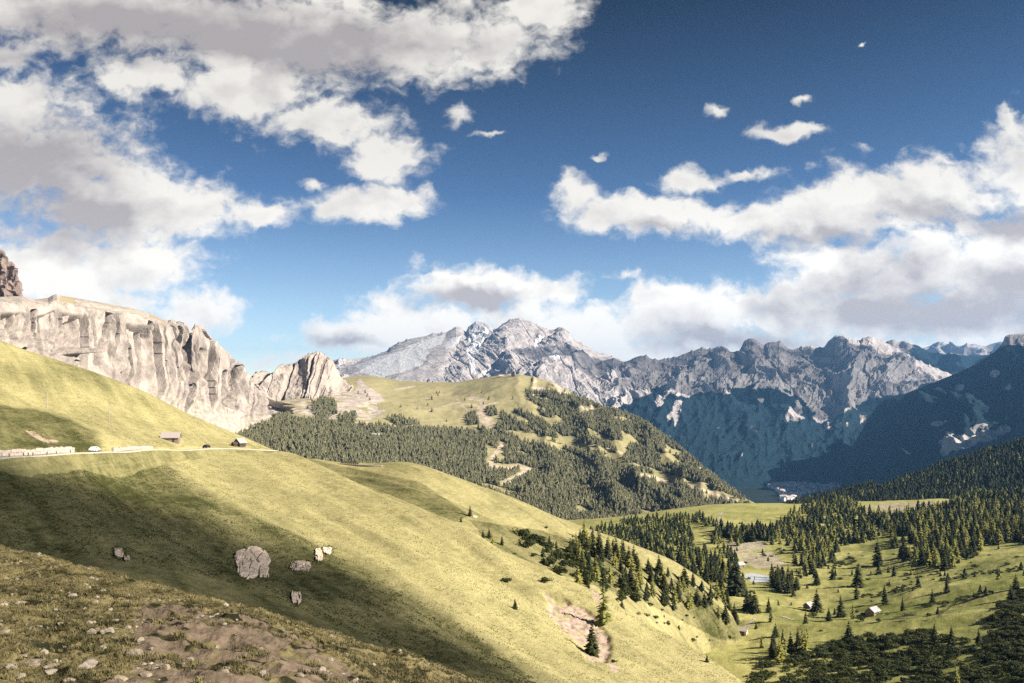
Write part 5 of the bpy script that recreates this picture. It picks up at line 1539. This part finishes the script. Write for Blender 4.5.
def car(px_at, off, paint, label, van=False, flip=False):
    i = ix(px_at)
    e = bpy.data.objects.new('parked_car', None); COL.objects.link(e)
    e.location = RZ[i] + side[i] * off + [0, 0, .06]
    e.rotation_euler = (0, 0, math.atan2(tan[i, 1], tan[i, 0]) + (math.pi if flip else 0))
    tag(e, label, 'car')
    prof = [(-2.15, .35), (-2.2, .75), (-2.05, 1.0), (-1.5, 1.05), (-1.05, 1.5), (.55, 1.55), (1.15, 1.08), (2.0, .92), (2.2, .65), (2.15, .35)]
    def ext(pr, w, mi=0, top=1.0):
        m = MB(); n = len(pr)
        vv = [(x, -w * (top if z > 1.1 else 1), z) for x, z in pr] + [(x, w * (top if z > 1.1 else 1), z) for x, z in pr]
        m.add(vv, [tuple(range(n)), tuple(range(2 * n - 1, n - 1, -1))] + [(k, k + n, (k + 1) % n + n, (k + 1) % n) for k in range(n)])
        return m
    body = link('body', ext(prof, .86, top=.84).mesh('car_body', [paint], False), e)
    bv = body.modifiers.new('soft', 'BEVEL'); bv.width = .06; bv.segments = 2
    for s in (-1, 1):
        m = MB(); y = s * .80
        m.add([(-1.25, y, 1.1), (-.98, y * .94, 1.43), (.48, y * .94, 1.48), (.95, y, 1.1), (-1.25, y + s * .045, 1.1), (-.98, y * .94 + s * .03, 1.43), (.48, y * .94 + s * .03, 1.48), (.95, y + s * .045, 1.1)],
              [(0, 1, 2, 3), (7, 6, 5, 4), (0, 4, 5, 1), (1, 5, 6, 2), (2, 6, 7, 3), (3, 7, 4, 0)])
        link('side_window', m.mesh('side_window', [M_glass]), e)
        for x in (-1.35, 1.35):
            m = MB(); m.tube((x, s * .66, .33), (x, s * .9, .33), .33, .33, 14); w_ = link('wheel', m.mesh('wheel', [M_rub]), e)
            m = MB(); m.tube((x, s * .9, .33), (x, s * .92, .33), .2, .2, 10); link('rim', m.mesh('rim', [M_rim]), w_)
        m = MB(); m.box(2.13, 2.23, s * .62 - .16, s * .62 + .16, .62, .78); link('headlight', m.mesh('headlight', [M_rim]), e)
    m = MB(); m.add([(.6, -.66, 1.53), (1.12, -.74, 1.11), (1.12, .74, 1.11), (.6, .66, 1.53), (.63, -.66, 1.56), (1.16, -.74, 1.14), (1.16, .74, 1.14), (.63, .66, 1.56)],
                    [(0, 1, 2, 3), (4, 7, 6, 5), (0, 4, 5, 1), (1, 5, 6, 2), (2, 6, 7, 3), (3, 7, 4, 0)])
    link('windscreen', m.mesh('windscreen', [M_glass]), e)


car(97, 1.2, M_white, 'white car standing on the road at the end of the long wall')
car(208, .8, M_black, 'black car on the road between the barn and the cabin')

# poles on the upper meadow
for px, py, hp, lab in ((109, 421, 20, 'thin pale wooden pole on the bright part of the upper meadow'), (47, 408, 19, 'thin grey pole high on the upper meadow, left of the pale one'), (195, 428, 17, 'thin pole near the skyline right of the barn')):
    q = hit(px, py, ('B0',)); h = hp * q[0].y / F
    e = bpy.data.objects.new('utility_pole', None); COL.objects.link(e); e.location = q[0]; tag(e, lab, 'pole')
    m = MB(); m.tube((0, 0, -.5), (0, 0, h), .14, .09, 7); link('pole', m.mesh('pole', [M_shingle]), e)
    m = MB(); m.box(-.7, .7, -.06, .06, h - .7, h - .58); c_ = link('crossarm', m.mesh('crossarm', [M_post]), e)
    for x in (-.6, .6):
        m = MB(); m.tube((x, 0, h - .58), (x, 0, h - .4), .05, .03, 6); link('insulator', m.mesh('insulator', [M_white]), c_)

# ------------------------------------------------------------------ pond
m_w, b = new_mat('pond_water')
p = b.n('ShaderNodeBsdfPrincipled', {'Base Color': (0.50, 0.50, 0.47, 1), 'Roughness': .12, 'Specular IOR Level': .8})
nn = b.noise(b.n('ShaderNodeTexCoord').outputs['Object'], 1.5, 3)
b.put(p.inputs['Normal'], b.n('ShaderNodeBump', {'Height': nn, 'Strength': .05, 'Distance': .05}).outputs[0])
b.n('ShaderNodeOutputMaterial', {0: p.outputs[0]})
pts = []
for i in range(48):
    t = 2 * math.pi * i / 48
    k = 1 + .10 * math.sin(3 * t + 1) + .06 * math.sin(5 * t)
    pts.append((PONDC[0] + 10.2 * k * math.cos(t) + 1.5 * math.sin(t), PONDC[1] + 16.5 * k * math.sin(t), PONDC[2] - .12))
m = MB(); m.add(pts, [tuple(range(len(pts)))])
link('pond', m.mesh('pond', [m_w]), kind='structure')
mp_ = MB(); mp_.tube((0, 0, -1), (0, 0, 2.4), .3, .25, 7)
link('mooring_post', mp_.mesh('mooring_post', [M_dark]), label='dark post standing in the pale pond', cat='post', loc=(PONDC[0] - 3.4, PONDC[1] - 6, PONDC[2] - .2))

# stream through the brown pasture
st_m = simple_mat('stream_stones', (0.42, 0.38, 0.31), scale=.5, var=.5)
def ribbon(name, line, w, mat, key, dz=.1):
    pts = line_pts(line, 60, (key,), dz)
    G = np.array([p[:] for p in pts]); tg = np.gradient(G, axis=0); tg[:, 2] = 0; tg /= np.linalg.norm(tg, axis=1, keepdims=True) + 1e-9
    sd = np.stack([-tg[:, 1], tg[:, 0], 0 * tg[:, 0]], -1)
    wv_ = w * (1 + .45 * np.sin(np.arange(len(G)) * .9) * np.cos(np.arange(len(G)) * .37))[:, None]
    g = []
    for o in (-1, -.3, .3, 1):
        r = G + sd * wv_ * o
        for i in range(len(r)):
            gg = ground(r[i, 0], r[i, 1], (key,))
            if gg: r[i, 2] = gg.z + dz
        g.append(r)
    g = np.array(g); k, n = g.shape[:2]; gi = np.arange(k * n).reshape(k, n)
    q = np.stack([gi[:-1, :-1], gi[:-1, 1:], gi[1:, 1:], gi[1:, :-1]], -1).reshape(-1, 4)
    link(name, mesh_np(name, g, q, [mat]), kind='structure')
ribbon('footpath', [(717, 546), (714, 538), (714, 533), (719, 528), (717, 521), (720, 516), (723, 511)], 1.0, M_road, 'V', .15)
ribbon('stream', [(795, 620), (780, 616), (755, 618), (748, 626), (735, 630), (722, 634), (716, 642), (708, 646)], .9, st_m, 'V', .12)

# ------------------------------------------------------------------ rocks
M_outc = simple_mat('pink_rock', (0.66, 0.53, 0.41), scale=.9, var=.4, bump=.8)
M_peb = simple_mat('pale_stone', (0.27, 0.235, 0.19), scale=3, var=.4, bump=.5, rnd=.3)


def rock_arr(seed, sub=2, rough=.35, cuts=7):
    import bmesh
    bm = bmesh.new(); bmesh.ops.create_icosphere(bm, subdivisions=sub, radius=1)
    r = random.Random(seed)
    planes = [(Vector((r.gauss(0, 1), r.gauss(0, 1), r.gauss(0, 1))).normalized(), r.uniform(.55, .85)) for _ in range(cuts)]
    v = []
    for p in bm.verts:
        c = p.co.copy()
        for n, d in planes:
            k = c.dot(n) - d
            if k > 0: c -= n * k
        c *= 1 + r.uniform(-.05, .05)
        v.append(c[:])
    f = [[q.index for q in fc.verts] for fc in bm.faces]
    bm.free()
    return np.array(v), np.array(f)


ROCKS = [rock_arr(i) for i in range(6)]


def outcrop(px, py, wpx, hpx, key, label, seed, thick=1.0, cell=1.6):
    """a broken rock face lying in the slope: one surface with blocks, cracks and a ragged edge"""
    q = hit(px, py, (key,)); s = q[0].y / F; c = q[0]
    W, Hh = wpx * s / 2, hpx * s / 2
    ex = Vector((1, 0, 0)); ez = Vector((0, .28, .96)).normalized()      # the face leans back into the hill
    nn_ = ez.cross(ex) * -1
    if nn_.y > 0: nn_ = -nn_
    r = np.random.default_rng(seed)
    n = 56
    u, v = np.meshgrid(np.linspace(-1.25, 1.25, n), np.linspace(-1.25, 1.25, n))
    X, Y = u * W, v * Hh
    ncell = max(5, int(4 * W * Hh * 1.6 / cell ** 2))
    pts = np.stack([r.uniform(-1.3, 1.3, ncell) * W, r.uniform(-1.3, 1.3, ncell) * Hh], -1)
    wx = X + .35 * cell * fbm2(X / cell + seed, Y / cell, 3); wy = Y + .35 * cell * fbm2(X / cell + 9, Y / cell + seed, 3)
    D = np.stack([np.hypot((wx - a) * 1.05, (wy - b_) * .9) for a, b_ in pts], 0)
    o = np.sort(D, 0); idx = D.argmin(0)
    hgt = r.uniform(0, 1, ncell)[idx]; tx = r.normal(0, .16, ncell)[idx]; ty = r.normal(0, .16, ncell)[idx]
    crack = np.clip((o[1] - o[0]) / (.16 * cell), 0, 1)
    ang = np.arctan2(v, u)
    edge = .97 + .27 * fbm2(np.cos(ang) * 1.8 + seed, np.sin(ang) * 1.8, 4) + .22 * (hgt - .5)
    rr = np.maximum(np.abs(u), np.abs(v)) * .5 + np.hypot(u, v) * .5
    ins = smooth(edge - rr, -.06, .07)
    hh = ins * (thick * (.5 + .9 * hgt) + tx * (X - pts[idx, 0]) + ty * (Y - pts[idx, 1]) + .12 * fbm2(X * 2.2, Y * 2.2, 4)) * (.35 + .65 * crack) - (1 - ins) * 1.6
    # follow the hillside so that the rock sits in the turf
    Pp = np.zeros((n, n, 3))
    for i in range(n):
        for j in range(n):
            qq = hit(px + u[i, j] * wpx / 2, py - v[i, j] * hpx / 2, (key,)) if (i % 5 == 0 and j % 5 == 0) else None
            Pp[i, j] = qq[0][:] if qq else np.nan
    k = np.arange(0, n, 5)
    sub = Pp[np.ix_(k, k)]
    full = np.zeros((n, len(k), 3))
    for j in range(len(k)):
        for a in range(3): full[:, j, a] = np.interp(np.arange(n), k, sub[:, j, a])
    for i in range(n):
        for a in range(3): Pp[i, :, a] = np.interp(np.arange(n), k, full[i, :, a])
    Pp = Pp + hh[..., None] * np.array((.25, -.78, .57)) - np.array(c[:])
    gi = np.arange(n * n).reshape(n, n)
    keep = (ins[:-1, :-1] > .01) | (ins[1:, 1:] > .01) | (ins[1:, :-1] > .01) | (ins[:-1, 1:] > .01)
    qd = np.stack([gi[:-1, :-1], gi[:-1, 1:], gi[1:, 1:], gi[1:, :-1]], -1)[keep]
    us, inv = np.unique(qd, return_inverse=True)
    me = mesh_np('rock_outcrop', Pp.reshape(-1, 3)[us], inv.reshape(-1, 4), [M_outc], smooth_shade=False)
    link('rock_outcrop', me, label=label, cat='rock', loc=c)


outcrop(252, 563, 36, 31, 'B1', 'big pale cracked rock outcrop on the dark meadow slope', 1, .9, 2.3)
outcrop(300, 567, 21, 10, 'B1', 'low row of pale rocks right of the big outcrop', 2, .7, 1.1)
outcrop(319, 555, 8, 13, 'B1', 'pale jagged rock highest up the dark slope', 3, .7, 1.0)
outcrop(327, 551, 9, 7, 'B1', 'small pale rock just right of the highest jagged one', 13, .5, .8)
outcrop(296, 598, 10, 12, 'B1', 'single small pale rock lowest on the dark slope', 4, .7, 1.0)
outcrop(119, 553, 9, 9, 'B1', 'small pale rock at the far left of the dark slope', 5, .6, .8)
outcrop(127, 559, 5, 5, 'B1', 'tiny pale rock just below the far left one', 15, .5, .6)
outcrop(475, 517, 5, 3, 'B2', 'pale stones at the foot of the little spruce', 6, .4, 1.0)

Pt = []
for px, py, w, h in ((252, 563, 40, 35), (300, 567, 25, 14), (319, 555, 12, 17), (327, 551, 12, 10), (296, 598, 14, 16), (119, 553, 13, 13)):
    for i in range(90):
        a = random.random() * 6.283; k = random.uniform(.86, 1.25)
        q = hit(px + math.cos(a) * w / 2 * k, py + math.sin(a) * h / 2 * k, ('B1',))
        if q: Pt.append(q[0][:])
TURF = np.array(Pt)

# stones on the near mound: the ones big enough to point at are things
big = [(88, 667, 26, 15), (34, 664, 30, 9), (52, 668, 20, 8), (107, 632, 16, 9), (135, 655, 20, 12), (146, 676, 16, 12), (100, 650, 14, 8), (72, 596, 10, 6), (18, 604, 10, 6), (165, 668, 12, 8), (190, 660, 9, 6),
       (110, 610, 9, 6), (140, 640, 9, 6), (120, 680, 18, 10), (20, 678, 16, 9), (70, 682, 15, 9), (225, 672, 9, 6), (330, 660, 10, 6), (260, 650, 8, 5), (300, 676, 9, 6)]
rm = []
for i, (v, f) in enumerate(ROCKS):
    m = MB(); m.add(v, f.tolist()); rm.append(m.mesh('stone', [M_peb]))
for i, (px, py, w, h) in enumerate(big):
    q = hit(px, py, ('A',))
    if not q: continue
    s = q[0].y / F
    o = link('stone', rm[i % 6], label={0: 'angular pale boulder largest on the stony mound', 1: 'long flat slab of pale stone lying at the left of the mound'}.get(i, 'pale loose stone lying among the grass clumps of the near mound'), cat='stone',
             group=None if i < 2 else 'loose stones on the near mound', loc=q[0] + Vector((0, 0, h * s * .02)))
    o.scale = (w * s / 2, w * s * .4, h * s / 2); o.rotation_euler = (random.uniform(-.2, .2), random.uniform(-.2, .2), random.uniform(-.5, .5))


def scatter_mesh(name, templ, P, size, sq, mat, label, smooth_shade=False):
    n = len(P); which = RNG.integers(0, len(templ), n); rot = RNG.random(n) * 6.283
    Vs, Fs, off = [], [], 0
    for k, (v, f) in enumerate(templ):
        s = np.where(which == k)[0]
        if not len(s): continue
        c, si = np.cos(rot[s])[:, None], np.sin(rot[s])[:, None]; z = size[s][:, None]
        x = (v[:, 0] * c - v[:, 1] * si) * z + P[s, 0:1]; y = (v[:, 0] * si + v[:, 1] * c) * z + P[s, 1:2]; zz = v[:, 2] * z * sq + P[s, 2:3]
        Vs.append(np.stack([x, y, zz], -1).reshape(-1, 3)); k_ = f.shape[1]
        Fs.append((f[None] + (np.arange(len(s)) * len(v))[:, None, None] + off).reshape(-1, k_)); off += len(s) * len(v)
    return link(name, mesh_np(name, np.concatenate(Vs), np.concatenate(Fs), [mat], smooth_shade), kind='stuff', label=label)


PEB = [rock_arr(30 + i, 1, .3, 5) for i in range(5)]
P = A.sample(5000, 1.0, 4.3); px_, py_ = project(P)
den = fbm2(P[:, 0] / 2.0, P[:, 1] / 2.0, 3) + .35 * inpoly(px_, py_, [(-50, 590), (130, 590), (190, 690), (-50, 690)])
P = P[den > .2]
scatter_mesh('gravel', PEB, P, (.02 + .11 * RNG.random(len(P)) ** 3), .7, M_peb, 'small pale stones strewn over the near mound')


def tuft(seed, n=9, wide=.06, lean=.5):
    r = random.Random(seed); v, f = [], []
    for i in range(n):
        a = r.random() * 6.28; x, y = r.uniform(-.3, .3), r.uniform(-.3, .3); h = r.uniform(.5, 1); l = r.uniform(.1, lean)
        dx, dy = math.cos(a), math.sin(a); o = len(v)
        v += [(x - dy * wide, y + dx * wide, -.1), (x + dy * wide, y - dx * wide, -.1), (x + dx * l * .4 + dy * wide * .7, y + dy * l * .4 - dx * wide * .7, h * .6), (x + dx * l, y + dy * l, h)]
        f += [(o, o + 1, o + 2), (o, o + 2, o + 3)]
    return np.array(v), np.array(f)


TUF = [tuft(i) for i in range(6)]; TUB = [tuft(50 + i, 7, .16, .7) for i in range(5)]
G_near = leaf_mat('near_grass', (0.042, 0.04, 0.016), (0.28, 0.235, 0.11), .9, 0.0, True)
G_dry = leaf_mat('dry_grass', (0.30, 0.275, 0.10), (0.50, 0.455, 0.20), .25, 0.0, True)
G_lush_shade = leaf_mat('lush_shade_grass', (0.036, 0.041, 0.012), (0.10, 0.10, 0.032), .2, 0.0, True)  # lush tufts, and those that paint the shade on the meadow slope
G_val = leaf_mat('pasture_grass', (0.09, 0.095, 0.028), (0.20, 0.185, 0.06), .1)
P = A.sample(95000, 1.0, 4.6); px_, py_ = project(P)
w_ = 14 * fbm2(P[:, 0] / 1.6, P[:, 1] / 1.6, 4)
bare = inpoly(px_ + w_, py_ + w_ * .6, soil_poly)
clump = fbm2(P[:, 0] / 1.3, P[:, 1] / 1.3, 4)
keep = (clump > -.28) & (~bare | (clump > .2))
P = P[keep]
scatter_mesh('grass', TUF, P, RNG.uniform(.05, .13, len(P)) * (.8 + .6 * (clump[keep] > .22)), .85, G_near, 'rough grass clumps on the near mound')
print('near tufts', len(P))
scatter_mesh('grass', TUB, TURF, RNG.uniform(.12, .32, len(TURF)), .9, G_lush_shade, 'longer grass round the rock outcrops')
for key, n, t0, t1 in (('B1', 100000, 1.5, 5.3), ('B0', 24000, 1.3, 4.2), ('B2', 20000, .8, 3.2)):
    sh = SH[key]
    P = sh.sample(n, t0, t1); px_, py_ = project(P)
    ok = (px_ > -60) & (px_ < 1080) & (py_ < 720) & ~inpoly(px_, py_, scar)
    P = P[ok]; px_ = px_[ok]; py_ = py_[ok]
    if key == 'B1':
        dk_ = inpoly(px_ + 8 * fbm2(P[:, 0] / 8, P[:, 1] / 8, 3), py_ + 8 * fbm2(P[:, 0] / 8 + 7, P[:, 1] / 8, 3), shade_poly)  # tufts inside the painted shade get the dark colour too
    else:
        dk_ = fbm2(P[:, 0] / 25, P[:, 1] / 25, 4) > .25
    for sel, mt, lb in ((dk_, G_lush_shade, 'short dark grass'), (~dk_, G_dry, 'short dry grass')):
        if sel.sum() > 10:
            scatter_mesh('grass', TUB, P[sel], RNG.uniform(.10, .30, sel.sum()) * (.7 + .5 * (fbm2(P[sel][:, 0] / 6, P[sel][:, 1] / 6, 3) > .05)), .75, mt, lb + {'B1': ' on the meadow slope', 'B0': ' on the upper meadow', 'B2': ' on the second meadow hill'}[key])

# ------------------------------------------------------------------ the village far down in the valley
M_roofs = [simple_mat('roof_light', (0.82, 0.80, 0.78), var=.1), simple_mat('roof_brown', (0.42, 0.34, 0.30), var=.1)]
protos = []
for i in range(4):
    m = MB(); L, Wd, hw, hr = 22 + 5 * i, 15, 11 + 3 * (i % 2), 6; x, y = L / 2, Wd / 2
    m.add([(-x, -y, -3), (x, -y, -3), (x, y, -3), (-x, y, -3), (-x, -y, hw), (x, -y, hw), (x, y, hw), (-x, y, hw), (-x, 0, hw + hr), (x, 0, hw + hr)], [(0, 1, 5, 4), (2, 3, 7, 6), (0, 4, 8, 7, 3), (1, 2, 6, 9, 5)])
    wm = m.mesh('wall', [M_white])
    m = MB(); x += 1; y += 1
    for s in (-1, 1):
        pts = [(-x, s * y, hw - .6), (x, s * y, hw - .6), (x, 0, hw + hr + .1), (-x, 0, hw + hr + .1)]
        m.add(pts + [(a, b_, c + .5) for a, b_, c in pts], [(0, 1, 2, 3), (4, 7, 6, 5), (0, 4, 5, 1), (1, 5, 6, 2), (3, 2, 6, 7), (0, 3, 7, 4)])
    e = bpy.data.objects.new('village_house', None); COL.objects.link(e)
    link('wall', wm, e); link('roof', m.mesh('roof', [M_roofs[i % 2]]), e)
    protos.append(e)
cnt = 0; placed = []
rr = random.Random(3)
while cnt < 285 and len(placed) < 9000:
    px, py = rr.uniform(756, 846), rr.uniform(472, 503)
    placed.append(1)
    if not inpoly(np.array(px), np.array(py), TOWN): continue
    if inpoly(np.array(px), np.array(py), [(783, 492), (800, 490), (806, 493), (797, 498), (786, 499)]) and rr.random() < .85: continue
    x, z = ray(px, py)
    d = (GZ + 1) / z
    q = Vector((float(x * d), float(d), GZ + 1.5))
    best = None
    for k in ('N', 'T'):
        if not hasattr(SH.get(k, None), 'tree'): continue
    e = protos[cnt] if cnt < 4 else copy_tree(protos[rr.randrange(4)])
    e.location = q; e.rotation_euler = (0, 0, rr.random() * 3.14)
    tag(e, 'tiny pale house in the village far down on the valley floor', 'house', 'houses of the distant village')
    cnt += 1

# ------------------------------------------------------------------ out-of-view cloud meshes, added and shaped to shade the meadow slope and the range
def added_shade_cloud(name, spots, dist, seed, world=None, thin=(.3, .58)):
    import bmesh
    bm = bmesh.new(); r = random.Random(seed)
    cen = []
    for px, py, rad in spots:
        q = hit(px, py, ('B1', 'B0'))
        if q: cen.append((q[0] + Vector(SUN_DIR) * dist, rad))
    for x, y, z, rad in (world or ()):
        cen.append((Vector((x, y, z)) + Vector(SUN_DIR) * dist, rad))
    big = max(r_ for c, r_ in cen)
    c0 = sum((c for c, r_ in cen), Vector()) / len(cen)
    for c, rad in cen:
        for k in range(3):
            o = Vector((r.uniform(-.3, .3), r.uniform(-.3, .3), r.uniform(-.1, .25))) * rad
            bmesh.ops.create_icosphere(bm, subdivisions=3, radius=rad * r.uniform(.7, .95), matrix=Matrix.Translation(c - c0 + o))
    me = bpy.data.meshes.new('cloud'); bm.to_mesh(me); bm.free()
    m, b = new_mat('added_cloud_vapour')
    df = b.n('ShaderNodeBsdfDiffuse', {0: (.85, .85, .86, 1)}); tl = b.n('ShaderNodeBsdfTranslucent', {0: (.85, .85, .86, 1)})
    mx = b.n('ShaderNodeMixShader', {0: .5, 1: df.outputs[0], 2: tl.outputs[0]})
    tp = b.n('ShaderNodeBsdfTransparent')
    nz_ = b.noise(b.n('ShaderNodeTexCoord').outputs['Object'], 1.2 / big, 5, .6)
    fin = b.n('ShaderNodeMixShader', {0: b.ramp(nz_, .3, .7, *thin), 1: mx.outputs[0], 2: tp.outputs[0]})
    b.n('ShaderNodeOutputMaterial', {0: fin.outputs[0]})
    me.materials.append(m)
    o = link(name, me, kind='structure', loc=c0)
    rm_ = o.modifiers.new('merge', 'REMESH'); rm_.mode = 'VOXEL'; rm_.voxel_size = big / 7; rm_.use_smooth_shade = True
    tx = bpy.data.textures.new('billow', 'CLOUDS'); tx.noise_scale = big * .6; tx.noise_depth = 4
    dm = o.modifiers.new('billow', 'DISPLACE'); dm.texture = tx; dm.strength = big * .42; dm.texture_coords = 'LOCAL'
added_shade_cloud('cloud', [(-30, 508, 32), (30, 512, 33), (80, 514, 34), (125, 522, 34), (170, 535, 31), (208, 549, 22), (300, 584, 18), (330, 596, 22), (375, 616, 20), (420, 636, 17), (460, 658, 15), (500, 680, 13), (60, 552, 16), (120, 566, 15), (175, 575, 15), (230, 595, 14), (285, 615, 13), (340, 640, 12), (400, 662, 10)], 3300, 4)  # lumps set sunward of the dark meadow, out of view, to shade it
added_shade_cloud('cloud', [], 6800, 9, [(700, 9300, 300, 500), (1500, 9200, 350, 620), (2300, 9000, 300, 650), (3100, 8900, 350, 650), (3900, 8800, 300, 560), (2700, 8000, 0, 600), (1900, 8100, 0, 600), (3500, 8000, 100, 450)], (.48, .75))  # second unseen cloud, added to dull the sun on the far range
